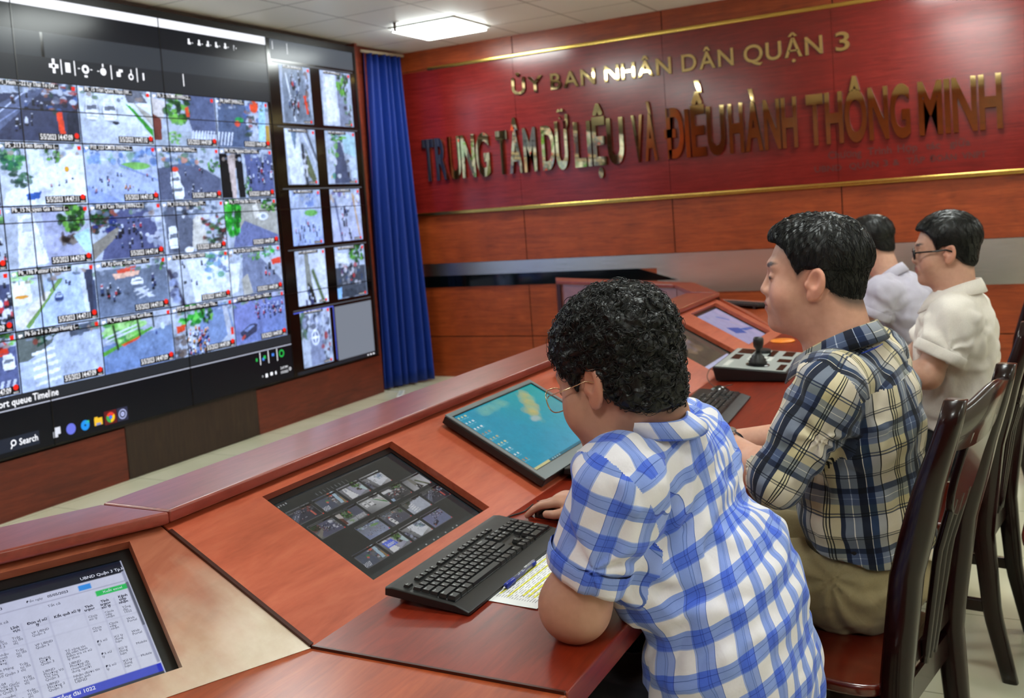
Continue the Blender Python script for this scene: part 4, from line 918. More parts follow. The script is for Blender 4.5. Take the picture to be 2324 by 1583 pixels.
rows_t = [(.43, '03/05/2023|14:49', '', '648 Trần Quốc|Toản Phường Võ|Thị Sáu Quận 3', 'VP UBND|Quận 3', '', 'Chưa|xử lý', 'Chưa|tiếp|nhận', 'Tổng|đài|1022'),
          (.53, '03/05/2023|22:04', '', '223 (Quán nhậu|Warning Zone)|Nam Kỳ Khởi|Nghĩa Phường', 'VP UBND|Quận 3', '', 'Chưa|xử lý', 'Chưa|tiếp|nhận', 'Web|Portal'),
          (.64, '03/05/2023|22:04', '04/05/2023|17:25', '356B Cách Mạng|Tháng Tám|Phường 10 Quận 3', 'Phòng|QLĐT|Quận 3', 'Tổ công tác|đã tiến hành|kiểm tra và xử|lý theo', 'Đã xử|lý', 'Xử lý|đúng|hạn', 'Web|Portal'),
          (.74, '02/05/2023|01:46', '02/05/2023|09:53', 'Phòng 4.04|T2/23 Trần Quốc|Toản Phường Võ|Thị Sáu Quận 3', 'UBND|Phường Võ|Thị Sáu|Quận 3', 'UBND|Phường đã|chuyển nội|dung người', 'Đã xử|lý', 'Xử lý|đúng|hạn', 'Mobile'),
          (.84, '01/05/2023|22:07', '02/05/2023|06:53', '16/72 Nguyễn|Thiện Thuật|Phường 2 Quận 3', 'UBND|Phường 2|Quận 3', 'Nhận được tin|phản ánh|UBND', 'Đã xử|lý', 'Xử lý|đúng|hạn', 'Mobile')]
for v, a, b, c_, d_, e2, f_, g_, h_ in rows_t:
    for u, s in ((.14, a), (.27, b), (.385, c_), (.515, 'Trật|tự đô|thị'), (.585, d_), (.68, e2), (.80, f_), (.865, g_), (.935, h_)):
        for i, ln in enumerate(s.split('|')):
            if ln: put(ln, u, v - .02 + .021 * i, .0088)
mb.build('table_lettering', dk, t)

# monitors lying on top of the slope
def flat_monitor(label, x0, pic):
    w_, h_, th = 0.512, 0.322, 0.026
    F = FS @ Matrix.Translation((x0, 0.008, 0.010))
    c = F @ Vector((w_ / 2, h_ / 2, 0)); t = thing('flat_monitor', label, 'monitor', tuple(c), 0, 'monitors lying on the desk slope')
    mb = MB(); mb.box((0, 0, 0), (w_, h_, th - .0045), F); mb.box((0.06, 0.03, -.010), (w_ - .06, h_ - .03, 0), F); mb.build('housing', M_BLACK, t, bevel=0.003)
    b = MB(); s_, bo = 0.014, 0.034
    for lo, hi in (((0, 0), (w_, bo)), ((0, h_ - s_), (w_, h_)), ((0, bo), (s_, h_ - s_)), ((w_ - s_, bo), (w_, h_ - s_))): b.box((lo[0], lo[1], th - .003), (hi[0], hi[1], th), F)
    b.build('bezel', plain('monitor_grey_bezel', '6d767a', 0.3, var=0.02), t)
    b = MB(); g = .003
    for lo, hi in (((s_, bo), (w_ - s_, bo + g)), ((s_, h_ - s_ - g), (w_ - s_, h_ - s_)), ((s_, bo + g), (s_ + g, h_ - s_ - g)), ((w_ - s_ - g, bo + g), (w_ - s_, h_ - s_ - g))): b.box((lo[0], lo[1], th - .004), (hi[0], hi[1], th - .0005), F)
    b.build('inner_rim', M_MONIN, t)
    o = F @ Vector((s_ + g, bo + g, th - .0035)); ux = F.to_3x3() @ Vector((1, 0, 0)); uy = F.to_3x3() @ Vector((0, 1, 0))
    picture('screen', pic, tuple(o), ux, uy, w_ - 2 * (s_ + g), h_ - bo - s_ - 2 * g, M_MON, t)
    lg = MB(); text_into(lg, 'DELL', tuple(F @ Vector((w_ / 2 - .014, .011, th + .0004))), ux, uy, .013, width=.030, bold=.04); lg.build('maker_mark', M_WHITEP, t)
    lg = MB(); lg.box((w_ - .05, .012, th), (w_ - .044, .018, th + .001), F).build('power_light', M_GREYP, t)
    return t
flat_monitor('grey framed monitor with a turquoise picture lying on the slope by the curly haired man', 2.222, desktop_pic())
flat_monitor('grey framed monitor hidden behind the head of the curly haired man, only a corner showing', 2.955, desktop_pic())
# ------------------------------------------------------------------ keyboards
M_KEY = plain('key_plastic', '17191b', 0.38, var=0.04)
M_LEG = plain('key_legend', 'c9ced2', 0.5, var=0)
U = 0.0186
def key_list():
    ks = []     # x, y, w, h, legend
    def row(x, y, names, h=1.0):
        for nm in names:
            w_ = 1.0
            if isinstance(nm, tuple): nm, w_ = nm
            if nm is not None: ks.append((x, y, w_, h, nm))
            x += w_
    row(0, 5.35, ['Esc', None, 'F1', 'F2', 'F3', 'F4', (None, .5), 'F5', 'F6', 'F7', 'F8', (None, .5), 'F9', 'F10', 'F11', 'F12'], .8)
    row(0, 4, ['`'] + list('1234567890-=') + [('Backspace', 2)])
    row(0, 3, [('Tab', 1.5)] + list('QWERTYUIOP[]') + [('\\', 1.5)])
    row(0, 2, [('Caps', 1.75)] + list('ASDFGHJKL;\'') + [('Enter', 2.25)])
    row(0, 1, [('Shift', 2.25)] + list('ZXCVBNM,./') + [('Shift', 2.75)])
    row(0, 0, [('Ctrl', 1.25), ('Win', 1.25), ('Alt', 1.25), (' ', 6.25), ('Alt', 1.25), ('Fn', 1.25), ('=', 1.25), ('Ctrl', 1.25)])
    row(15.35, 5.35, ['Prt', 'Scr', 'Brk'], .8); row(15.35, 4, ['Ins', 'Home', 'PgUp']); row(15.35, 3, ['Del', 'End', 'PgDn']); row(16.35, 1, ['^']); row(15.35, 0, ['<', 'v', '>'])
    row(18.7, 4, ['Num', '/', '*', '-']); row(18.7, 3, list('789')); row(18.7, 2, list('456')); row(18.7, 1, list('123')); row(18.7, 0, [('0', 2), '.'])
    ks.append((21.7, 2, 1, 2, '+')); ks.append((21.7, 0, 1, 2, 'Enter'))
    return ks
def key_into(mb, x, y, w_, h, nm, legend=True):
    x0, y0, x1, y1 = x * U + .0008, y * U + .0008, (x + w_) * U - .0008, (y + h) * U - .0008
    i = .0022; z0, z1 = .0, .0062
    mb.hexa([(x0, y0, z0), (x1, y0, z0), (x1, y1, z0), (x0, y1, z0)], [(x0 + i, y0 + i * .7, z1), (x1 - i, y0 + i * .7, z1), (x1 - i, y1 - i * .9, z1), (x0 + i, y1 - i * .9, z1)])
    if legend and nm.strip():
        s = .0062 if len(nm) == 1 else .0045
        text_into(mb, nm, (x0 + i + .0014, y1 - i - s * .95, z1 + .00012), (1, 0, 0), (0, 1, 0), s, bold=.02, mi=1, res=1)
def keyboard(label, loc, rotz, detail=2, group='computer keyboards on the desk'):
    t = thing('keyboard', label, 'keyboard', loc, rotz, group)
    t.rotation_euler = (math.radians(5.5), 0, rotz)
    Wd, Dp = 0.446, 0.182
    prof = [(0, .002), (Dp, .002), (Dp, .016), (Dp - .016, .019), (.040, .016), (.030, .0155), (.0, .008)]
    mb = MB()
    xs = [(-.001, .002), (.003, 0), (Wd - .003, 0), (Wd + .001, .002)]
    rings = [[(x, y if 0 < y < Dp else (y + ins if y == 0 else y - ins), max(.001, z - ins * .8)) for y, z in prof] for x, ins in xs]
    mb.loft(rings); mb.build('case', M_BLACK, t, world=False, bevel=0.0012)
    ox, oy = .0115, .036
    MB().box((.007, .034, .012), (Wd - .007, Dp - .022, .0168)).build('key_bed', M_BLACKG, t, world=False)
    ks = key_list()
    if detail == 2:
        near = ks[:]
        near.sort(key=lambda k_: k_[0])
        one, rest = near[:100], near[100:]
        for k_ in one:
            mb = MB(); key_into(mb, *k_)
            M = Matrix.Translation((ox, oy, .0168)); mb.v = [tuple(M @ Vector(v)) for v in mb.v]
            mb.build('key', [M_KEY, M_LEG], t, world=False)
        mb = MB()
        for k_ in rest: key_into(mb, *k_)
        M = Matrix.Translation((ox, oy, .0168)); mb.v = [tuple(M @ Vector(v)) for v in mb.v]
        tag(mb.build('keys', [M_KEY, M_LEG], t, world=False), kind='stuff')
        mb = MB(); text_into(mb, 'FUJITSU', (Wd - .082, Dp - .021, .0181), (1, 0, 0), (0, 1, 0), .012, width=.034, bold=.02); mb.build('maker_mark', M_LEG, t, world=False)
        mb = MB()
        for i in range(3): mb.box((Wd - .036 + .012 * i, Dp - .024, .0178), (Wd - .031 + .012 * i, Dp - .0225, .0184))
        mb.build('indicator', M_LEG, t, world=False)
    else:
        mb = MB()
        for k_ in ks: key_into(mb, *k_)
        M = Matrix.Translation((ox, oy, .0168)); mb.v = [tuple(M @ Vector(v)) for v in mb.v]
        tag(mb.build('keys', [M_KEY, M_LEG], t, world=False), kind='stuff')
    for x in (.03, Wd - .05):
        MB().box((x, Dp - .020, -.014), (x + .022, Dp - .014, .003)).build('foot', M_BLACK, t, world=False)
    return t
kb = keyboard('black keyboard in the foreground between the dark sunken monitor and the pen', (1.487, 0.897, ZT), math.radians(0.6))
keyboard('black keyboard lying behind the back of the curly haired man, beside a mouse', (3.0, 0.835, ZT), math.radians(4), 1)
keyboard('black keyboard mostly hidden behind the blue checked sleeve', (2.335, 0.908, ZT), math.radians(0), 1)
keyboard('black keyboard on the farthest desk section near the end wall', (6.22, 1.36, ZT), math.radians(58), 1)

# ------------------------------------------------------------------ mice
def mouse(label, loc, rotz):
    t = thing('computer_mouse', label, 'mouse', loc, rotz, 'computer mice on the desk')
    rings = []
    for i in range(13):
        v = i / 12; y = -.055 + .11 * v
        w_ = .031 * (1 - abs(2 * v - 1) ** 3.2) ** .5 + .0005; h = .036 * math.sin(PI * (v * .86 + .08)) ** .75 * (1 - abs(2 * v - 1) ** 6) + .001
        h *= 1.0 if v < .5 else (1 - .25 * (v - .5))
        rings.append([(w_ * math.cos(a), y, .003 + max(0, h * max(0, math.sin(a)) ** .8 if math.sin(a) > 0 else 0) - (.002 if math.sin(a) < 0 else 0)) for a in [2 * PI * k / 24 for k in range(24)]])
    mb = MB(); mb.loft(rings); mb.build('body', M_BLACKG, t, smooth=True, world=False)
    MB().lathe([(.0095, -.0035), (.0105, 0), (.0095, .0035)], 16, Matrix.Translation((0, .026, .026)) @ Matrix.Rotation(PI / 2, 4, 'Y')).build('scroll_wheel', M_GREYP, t, world=False)
    MB().box((-.0006, .006, .030), (.0006, .05, .0318)).build('button_gap', M_BLACK, t, world=False)
    return t
mouse('black mouse under the right hand of the curly haired man', (2.055, 0.985, ZT), math.radians(-6))
mouse('black mouse lying behind the second keyboard beside a dark checked sleeve', (3.46, 0.985, ZT + .0), math.radians(70))

# ------------------------------------------------------------------ cables
M_CABLE = plain('cable_black', '101010', 0.4); M_CABLEB = plain('cable_brown', '5a3020', 0.45)
def cable(name, label, pts, r, mat, cat='cable'):
    c = [Vector(p) for p in pts]; out = []
    for i in range(len(c) - 1):
        p0, p1, p2, p3 = c[max(i - 1, 0)], c[i], c[i + 1], c[min(i + 2, len(c) - 1)]
        for k in range(6):
            t_ = k / 6; out.append(0.5 * ((2 * p1) + (-p0 + p2) * t_ + (2 * p0 - 5 * p1 + 4 * p2 - p3) * t_ ** 2 + (-p0 + 3 * p1 - 3 * p2 + p3) * t_ ** 3))
    out.append(c[-1])
    return tag(MB().tube(out, r, 8).build(name, mat, None, smooth=True), label, cat)
z_ = ZT + .0022
cable('keyboard_cable', 'thin black cable curling behind the foreground keyboard', [(1.62, 1.083, z_ + .012), (1.74, 1.090, z_), (1.86, 1.088, z_), (1.96, 1.094, z_), (2.02, 1.088, z_), (2.06, 1.072, z_), (2.12, 1.076, z_)], .0018, M_CABLE)
sl = lambda y: ZT + (y - YA) * (ZS - ZT) / (YB - YA) + .003
cable('monitor_cable', 'thin brown cables looping out under the turquoise monitor', [(2.76, 1.12, ZT + .022), (2.79, 1.09, ZT + .018), (2.82, 1.07, ZT + .004), (2.84, 1.03, ZT + .003), (2.80, 1.01, ZT + .003), (2.81, 1.05, ZT + .010)], .0022, M_CABLEB)
cable('mouse_cable', 'thin black cable running from the second mouse to the desk slope', [(3.40, .995, z_), (3.34, 1.04, z_), (3.24, 1.07, z_), (3.16, 1.065, z_), (3.10, 1.08, z_)], .0018, M_CABLE)
cable('joystick_cable', 'thin cable looping behind the joystick controller', [(3.80, 1.088, ZT + .025), (3.74, 1.09, ZT + .05), (3.66, 1.08, ZT + .03), (3.62, 1.04, ZT + .004), (3.68, .99, z_)], .002, M_CABLEB)

# ------------------------------------------------------------------ paper and pen
t = thing('printed_sheet', 'white printed sheet with yellow highlighted lines under the blue pen', 'paper', (1.72, .855, ZT + .0008), 0)
def pap(u, v): return (1.552 + .365 * u + .012 * v, .795 + .15 * v - .008 * u, ZT + .0012 + .003 * max(0, .25 - v) * (1 - u))
P = [pap(i / 14, j / 8) for j in range(9) for i in range(15)]
F_ = [(j * 15 + i, j * 15 + i + 1, (j + 1) * 15 + i + 1, (j + 1) * 15 + i) for j in range(8) for i in range(14)]
po = MB().add(P, F_).build('sheet', plain('paper_white', 'f2f3f4', 0.6, var=0.01), t, smooth=True)
hl = MB(); rnd = random.Random(5)
for i, (u0_, u1_, v) in enumerate(((.12, .98, .93), (.10, .98, .80), (.10, .98, .64), (.08, .97, .50), (.12, .45, .33), (.12, .45, .25), (.12, .45, .17))):
    a, b = pap(u0_, v), pap(u1_, v); hl.quad((a[0], a[1], a[2] + .0005), (b[0], b[1], b[2] + .0005), (b[0], b[1] + .0045, b[2] + .0005), (a[0], a[1] + .0045, a[2] + .0005))
hl.build('highlight', plain('highlighter_yellow', 'e6e23a', 0.6, var=0.02), t)
ln = MB()
for j in range(22):
    v = .10 + .037 * j; u = .06
    while u < .93:
        w_ = .02 + .05 * rnd.random(); a = pap(u, v); k_ = .0009
        ln.quad((a[0], a[1], a[2] + .0007), (a[0] + w_ * .33, a[1], a[2] + .0007), (a[0] + w_ * .33, a[1] + k_, a[2] + .0007), (a[0], a[1] + k_, a[2] + .0007)); u += w_ + .012
tag(ln.build('printed_lines', plain('print_ink', '6a6e78', 0.6, var=0), t), kind='stuff')
t = thing('ballpoint_pen', 'blue ballpoint pen with clear barrel lying across the printed sheet', 'pen', (1.68, .893, ZT + .007), 0)
Fp = frame((1.607, .892, ZT + .0068), (1, .01, 0), (0, 0, 1))
M_PB = plain('pen_blue', '1c2f96', 0.25, var=0); M_PC = NT('pen_clear'); M_PC.b.inputs['Base Color'].default_value = (0.85, 0.88, 0.95, 1); M_PC.b.inputs['Transmission Weight'].default_value = 0.85; M_PC.b.inputs['Roughness'].default_value = 0.08; M_PC = M_PC.m
def penseg(name, prof, mat):
    mb = MB(); rings = [[(x, r * math.cos(a), r * math.sin(a)) for a in [2 * PI * k / 14 for k in range(14)]] for x, r in prof]; mb.loft(rings, M=Fp); mb.build(name, mat, t, smooth=True)
penseg('tip', [(0, .0006), (.002, .0010), (.012, .0036)], M_CHROME); penseg('grip', [(.012, .0042), (.014, .0058), (.045, .0058), (.048, .0052)], M_PB)
penseg('barrel', [(.048, .0050), (.125, .0048)], M_PC); penseg('refill', [(.047, .0018), (.124, .0018)], M_PB)
penseg('cap_end', [(.125, .0050), (.142, .0048), (.145, .003)], M_PB); MB().box((.095, .0045, -.002), (.140, .0072, .002), Fp).build('clip', M_PC, t)

# ------------------------------------------------------------------ joystick controller
t = thing('joystick_controller', 'grey and black camera control panel with an upright black joystick', 'controller', (3.93, .985, ZT), 0)
Fj = frame((3.74, .800, ZT), (1, .05, 0), (-.02, 1, 0))
mb = MB(); mb.hexa([(0.01, .01, .004), (.45, .01, .004), (.45, .27, .004), (.01, .27, .004)], [(0, 0, .038), (.46, 0, .038), (.46, .28, .060), (0, .28, .060)]); mb.v = [tuple(Fj @ Vector(v)) for v in mb.v]; mb.build('case', M_BLACK, t, bevel=0.004)
Fk = Fj @ frame((0, 0, .0385), (1, 0, 0), (0, .28, .022))
MB().box((.008, .008, 0), (.452, .272, .003), Fk).build('face_plate', plain('face_plate_grey', 'a3aaa8', 0.35, var=0.03), t, bevel=0.001)
for (a, b, c_, d_) in ((.02, .02, .14, .045), (.19, .02, .26, .07), (.33, .03, .44, .07), (.30, .10, .44, .125), (.19, .215, .30, .25), (.33, .19, .44, .25)): MB().box((a, b, .003), (c_, d_, .0042), Fk).build('dark_field', M_BLACKG, t)
for i in range(3):
    for j in range(4): MB().box((.19 + .03 * i, .09 + .026 * j, .003), (.212 + .03 * i, .108 + .026 * j, .0065), Fk).build('button', M_WHITEP, t, bevel=0.001)
for i in range(5): MB().box((.025 + .024 * i, .225, .003), (.043 + .024 * i, .245, .0065), Fk).build('button', M_WHITEP, t)
FJ = Fk @ Matrix.Translation((.095, .125, .003))
MB().lathe([(.045, 0), (.045, .003), (.040, .005)], 24, FJ).build('joystick_base', M_BLACKG, t, smooth=False)
MB().lathe([(.036, .004), (.034, .010), (.036, .014), (.030, .019), (.031, .024), (.024, .030), (.024, .035), (.015, .042), (.012, .05)], 24, FJ).build('joystick_boot', M_BLACK, t, smooth=True)
MB().lathe([(.009, .045), (.010, .062), (.017, .070), (.020, .085), (.020, .100), (.017, .108), (.006, .110)], 24, FJ).build('joystick_handle', M_BLACK, t, smooth=True)
MB().lathe([(.030, .003), (.032, .012), (.030, .018), (.01, .020)], 24, Fk @ Matrix.Translation((.385, .155, 0))).build('jog_wheel', M_BLACK, t, smooth=False)

# orange round mat
t = tag(MB().lathe([(.055, 0.0), (.058, .004), (.054, .009), (.02, .010)], 28, Matrix.Translation((4.77, 1.034, ZT))).build('orange_lid', plain('orange_plastic', 'f08a2a', 0.4, var=0.03), None, smooth=True), 'small round orange lid on the desk beyond the joystick controller', 'lid')
# telephone-like dark box on the far desk
t = thing('small_box', 'small dark box on the farthest desk section, left of the dark keyboard there', 'box', (5.97, 1.22, ZT), .5)
MB().box((-.06, -.04, 0), (.06, .04, .035)).build('body', M_BLACK, t, world=False, bevel=.004); MB().box((-.05, -.03, .035), (.05, .03, .038)).build('lid', M_BLACKG, t, world=False)

# ------------------------------------------------------------------ chairs
M_CHAIR = wood('chair_lacquer', '120405', '1c0707', '280a0a', grain=(7, 7, 1.0), rough=0.24, coat=0.22, coatr=0.06, patch=0.2, spec=0.3)
M_SEAT = wood('chair_seat_lacquer', '3f0f08', '5c180c', '70220f', grain=(7, 1.0, 7), rough=0.2, coat=0.6, coatr=0.08, patch=0.2)
def back_y(z):      # side line of the chair back
    return float(np.interp(z, [0, .2, .45, .7, .88, 1.0, 1.08], [-.255, -.215, -.20, -.235, -.285, -.325, -.345]))
def chair(label, loc, rotz, seat=None):
    t = thing('dining_chair', label, 'chair', loc, rotz, 'lacquered wooden chairs at the console')
    for s in (-1, 1):
        rings = []
        for i in range(25):
            z = 1.055 * i / 24; y = back_y(z); wx = float(np.interp(z, [0, .45, .8, .95, 1.055], [.034, .044, .066, .062, .040])); wy = float(np.interp(z, [0, .45, .8, 1.055], [.042, .062, .060, .040]))
            x = s * float(np.interp(z, [0, .45, .9, 1.055], [.19, .195, .212, .205]))
            r_ = []
            for k in range(12):
                a = 2 * PI * k / 12; cx, sx = math.cos(a), math.sin(a)
                r_.append((x + wx / 2 * math.copysign(abs(cx) ** .55, cx), y + wy / 2 * math.copysign(abs(sx) ** .55, sx), z))
            rings.append(r_)
        MB().loft(rings).build('rear_leg', M_CHAIR, t, smooth=True, world=False)
        mb = MB(); mb.hexa([(s * .19 - .015, .185, 0), (s * .19 + .015, .185, 0), (s * .19 + .015, .215, 0), (s * .19 - .015, .215, 0)], [(s * .20 - .02, .175, .43), (s * .20 + .02, .175, .43), (s * .20 + .02, .215, .43), (s * .20 - .02, .215, .43)]); mb.build('front_leg', M_CHAIR, t, world=False, bevel=.004)
        MB().box((s * .19 - .011, -.20, .20), (s * .19 + .011, .19, .235)).build('stretcher', M_CHAIR, t, world=False, bevel=.003)
    MB().box((-.185, -.012, .205), (.185, .012, .232)).build('cross_stretcher', M_CHAIR, t, world=False, bevel=.003)
    mb = MB(); mb.box((-.19, .18, .375), (.19, .20, .43)); mb.box((-.19, -.20, .375), (.19, -.18, .43)); mb.box((-.205, -.19, .375), (-.187, .19, .43)); mb.box((.187, -.19, .375), (.205, .19, .43)); mb.build('apron', M_CHAIR, t, world=False)
    rings = []
    for k_ in range(2):
        z = .43 + .028 * k_
        rings.append([(.225 * math.copysign(abs(math.cos(a)) ** .35, math.cos(a)) * (1 + .03 * math.sin(a)), .02 + .215 * math.copysign(abs(math.sin(a)) ** .35, math.sin(a)), z) for a in [2 * PI * i / 40 for i in range(40)]])
    MB().loft(rings).build('seat', seat or M_SEAT, t, world=False, bevel=.010, seg=3)
    # crest rail, curved and dipping in the middle
    rings = []
    for i in range(17):
        u = -1 + 2 * i / 16; x = .205 * u; zt = 1.055 + .012 * math.cos(PI * u) - .012; zb = .955 - .02 * (1 - u * u)
        yo = -.018 * (1 - u * u)
        rings.append([(x, back_y(zb) + yo + .012, zb), (x, back_y(zt) + yo + .011, zt - .006), (x, back_y(zt) + yo, zt), (x, back_y(zt) + yo - .011, zt - .006), (x, back_y(zb) + yo - .012, zb)])
    MB().loft(rings).build('crest_rail', M_CHAIR, t, smooth=True, world=False)
    # splat: pierced plate above three slender slats
    rings = []
    for i in range(13):
        v = i / 12; z = .97 - .20 * v; w_ = .095 * (1 - .15 * v) * math.sqrt(max(0.0, 1 - max(0, (v - .55) / .45) ** 2)) + .004
        y = back_y(z) - .018
        rings.append([(-w_, y + .008, z), (w_, y + .008, z), (w_, y - .008, z), (-w_, y - .008, z)])
    MB().loft(rings).build('splat', M_CHAIR, t, world=False, bevel=.003)
    for k in range(3):
        pts = []
        for i in range(14):
            v = i / 13; z = .82 - .37 * v; pts.append(((k - 1) * (.052 - .022 * v), back_y(z) - .018 + .01 * v, z))
        MB().tube(pts, .0095, 8, flat=.8).build('slat', M_CHAIR, t, smooth=True, world=False)
    MB().box((-.19, -.205, .46), (.19, -.185, .50)).build('lower_rail', M_CHAIR, t, world=False, bevel=.003)
    return t
chA = chair('dark lacquered chair at the lower right, behind the man in the dark checked shirt', (2.285, .42, 0), math.radians(-11))
def place(label, loc, rotz): return dup(chA, loc, rotz, label)
place('dark lacquered chair behind the man in glasses, its post rising at the right edge', (3.36, .31, 0), math.radians(-8))
place('farthest dark lacquered chair, only its tall post showing against the end wall', (5.42, .27, 0), math.radians(-2))
place('empty red seated chair at the right edge, partly hidden by nearer chair posts', (3.22, -.20, 0), math.radians(-4))
t = thing('stool', 'low wooden stool hidden beneath the curly haired man', 'stool', (1.72, .43, 0))
MB().lathe([(.17, .43), (.185, .44), (.185, .46), (.17, .468)], 28).build('seat', M_SEAT, t, world=False)
for a in (45, 135, 225, 315):
    c_, s_ = math.cos(math.radians(a)), math.sin(math.radians(a)); MB().tube([(.17 * c_, .17 * s_, 0), (.13 * c_, .13 * s_, .435)], .016, 10).build('leg', M_CHAIR, t, world=False, smooth=True)
# ------------------------------------------------------------------ sculpting with distance fields -> one continuous mesh
def V3(*a): return np.array(a, float)
def s_ell(P, c, r, B=None):
    p = P - np.asarray(c)
    if B is not None: p = p @ B
    r = np.asarray(r, float)
    k0 = np.linalg.norm(p / r, axis=1); k1 = np.linalg.norm(p / (r * r), axis=1) + 1e-9
    return k0 * (k0 - 1.0) / k1
def s_cone(P, a, b, ra, rb):
    a = np.asarray(a, float); b = np.asarray(b, float); d = b - a; L = d @ d
    t = np.clip(((P - a) @ d) / L, 0, 1)
    return np.linalg.norm(P - a - t[:, None] * d, axis=1) - (ra + (rb - ra) * t)
def s_chain(P, pts, rs, k=0.0):
    d = None
    for i in range(len(pts) - 1):
        e = s_cone(P, pts[i], pts[i + 1], rs[i], rs[i + 1]); d = e if d is None else (smin(d, e, k) if k > 0 else np.minimum(d, e))
    return d
def smin(a, b, k):
    h = np.clip(0.5 + 0.5 * (b - a) / k, 0, 1)
    return b + (a - b) * h - k * h * (1 - h)
def smax(a, b, k): return -smin(-a, -b, k)
def s_plane(P, o, n):            # positive on the side of n
    n = np.asarray(n, float); n = n / np.linalg.norm(n); return (P - np.asarray(o)) @ n
_rs = np.random.RandomState(11)
_nd = _rs.randn(40, 3); _nd /= np.linalg.norm(_nd, axis=1)[:, None]; _np = _rs.rand(40) * 6.28
def wob(P, scale, n=6, seed=0):
    """smooth pseudo noise in about -1..1"""
    s = np.zeros(len(P))
    for i in range(n):
        j = (i + seed * 7) % 40; q = P @ _nd[j] / scale * 6.28 + _np[j]
        s += np.sin(q + 1.3 * np.sin(P @ _nd[(j + 5) % 40] / scale * 4.1 + _np[(j + 9) % 40]))
    return s / n
def surf_nets(f, lo, hi, h, B=8):
    lo = np.array(lo, float); hi = np.array(hi, float)
    nb = np.maximum(1, np.ceil((hi - lo) / (h * B)).astype(int)); n = nb * B
    ax = [lo[i] + h * B * (np.arange(nb[i]) + 0.5) for i in range(3)]
    C = np.stack(np.meshgrid(*ax, indexing='ij'), -1).reshape(-1, 3)
    fc = f(C).astype(np.float32)
    act = np.abs(fc) < h * B * 1.05 + 0.009
    V = np.repeat(np.repeat(np.repeat(fc.reshape(nb), B, 0), B, 1), B, 2)
    V = np.where(V > 0, 1.0, -1.0).astype(np.float32)
    loc = np.stack(np.meshgrid(*[np.arange(B)] * 3, indexing='ij'), -1).reshape(-1, 3)
    ids = np.argwhere(act.reshape(nb))
    step = max(1, 300000 // (B ** 3))
    for s in range(0, len(ids), step):
        bl = ids[s:s + step]; I = (bl[:, None, :] * B + loc[None]).reshape(-1, 3)
        V[I[:, 0], I[:, 1], I[:, 2]] = f(lo + h * (I + 0.5)).astype(np.float32)
    S = V < 0
    c = np.zeros(np.array(V.shape) - 1, np.int8)
    for dx in (0, 1):
        for dy in (0, 1):
            for dz in (0, 1): c += S[dx:dx + c.shape[0], dy:dy + c.shape[1], dz:dz + c.shape[2]]
    cells = np.argwhere((c > 0) & (c < 8))
    idx = -np.ones(c.shape, np.int64); idx[cells[:, 0], cells[:, 1], cells[:, 2]] = np.arange(len(cells))
    acc = np.zeros((len(cells), 3)); cnt = np.zeros(len(cells))
    cor = [(dx, dy, dz) for dx in (0, 1) for dy in (0, 1) for dz in (0, 1)]
    for i in range(8):
        for j in range(i + 1, 8):
            a, b = np.array(cor[i]), np.array(cor[j])
            if np.abs(a - b).sum() != 1: continue
            va = V[tuple((cells + a).T)]; vb = V[tuple((cells + b).T)]; m_ = (va < 0) != (vb < 0)
            t = np.where(m_, va / (va - vb + 1e-12), 0)[:, None]
            acc += np.where(m_[:, None], a + t * (b - a), 0); cnt += m_
    P = lo + h * (cells + acc / cnt[:, None] + 0.5)
    F = []
    for ax_ in range(3):
        u, v = [(1, 2), (2, 0), (0, 1)][ax_]
        sl0 = [slice(None)] * 3; sl1 = [slice(None)] * 3; sl0[ax_] = slice(0, -1); sl1[ax_] = slice(1, None)
        ch = S[tuple(sl0)] != S[tuple(sl1)]; e = np.argwhere(ch)
        ok = (e[:, u] > 0) & (e[:, v] > 0) & (e[:, u] < V.shape[u] - 1) & (e[:, v] < V.shape[v] - 1); e = e[ok]
        eu = np.zeros(3, int); eu[u] = 1; ev = np.zeros(3, int); ev[v] = 1
        q = [idx[tuple((e - eu - ev).T)], idx[tuple((e - ev).T)], idx[tuple(e.T)], idx[tuple((e - eu).T)]]
        q = np.stack(q, -1); good = (q >= 0).all(1); q = q[good]; e = e[good]
        flip = ~S[tuple(e.T)]
        q[flip] = q[flip][:, ::-1]; F.append(q)
    return P, np.concatenate(F)
def relax(P, F, it=2, lam=0.5):
    n = len(P); e = np.concatenate([F[:, [0, 1]], F[:, [1, 2]], F[:, [2, 3]], F[:, [3, 0]]])
    for k in range(it * 2):
        s = np.zeros((n, 3)); c = np.zeros(n)
        for d in range(3): s[:, d] = np.bincount(e[:, 0], P[e[:, 1], d], n) + np.bincount(e[:, 1], P[e[:, 0], d], n)
        c = np.bincount(e[:, 0], minlength=n) + np.bincount(e[:, 1], minlength=n)
        P = P + (lam if k % 2 == 0 else -lam * 1.03) * (s / np.maximum(c, 1)[:, None] - P)
    return P
def sdf_obj(name, f, lo, hi, h, mat, parent, uvf=None, colf=None, smooth_it=1):
    P, F = surf_nets(f, lo, hi, h)
    if smooth_it: P = relax(P, F, smooth_it)
    Mi = np.array(ROOTM[parent]); Q = P @ Mi[:3, :3].T + Mi[:3, 3]
    me = np_mesh(name, Q, F, mat, True)
    if colf is not None:
        c = me.color_attributes.new('Col', 'FLOAT_COLOR', 'POINT')
        c.data.foreach_set('color', np.concatenate([colf(P), np.ones((len(P), 1))], 1).ravel().astype(np.float32))
    if uvf is not None:
        reg, uvs = uvf(P, P[F].mean(1), F)
        uv = me.uv_layers.new(name='UVMap')
        uv.data.foreach_set('uv', uvs.reshape(-1).astype(np.float32))
    o = bpy.data.objects.new(name, me); link(o, parent)
    return o, P, F
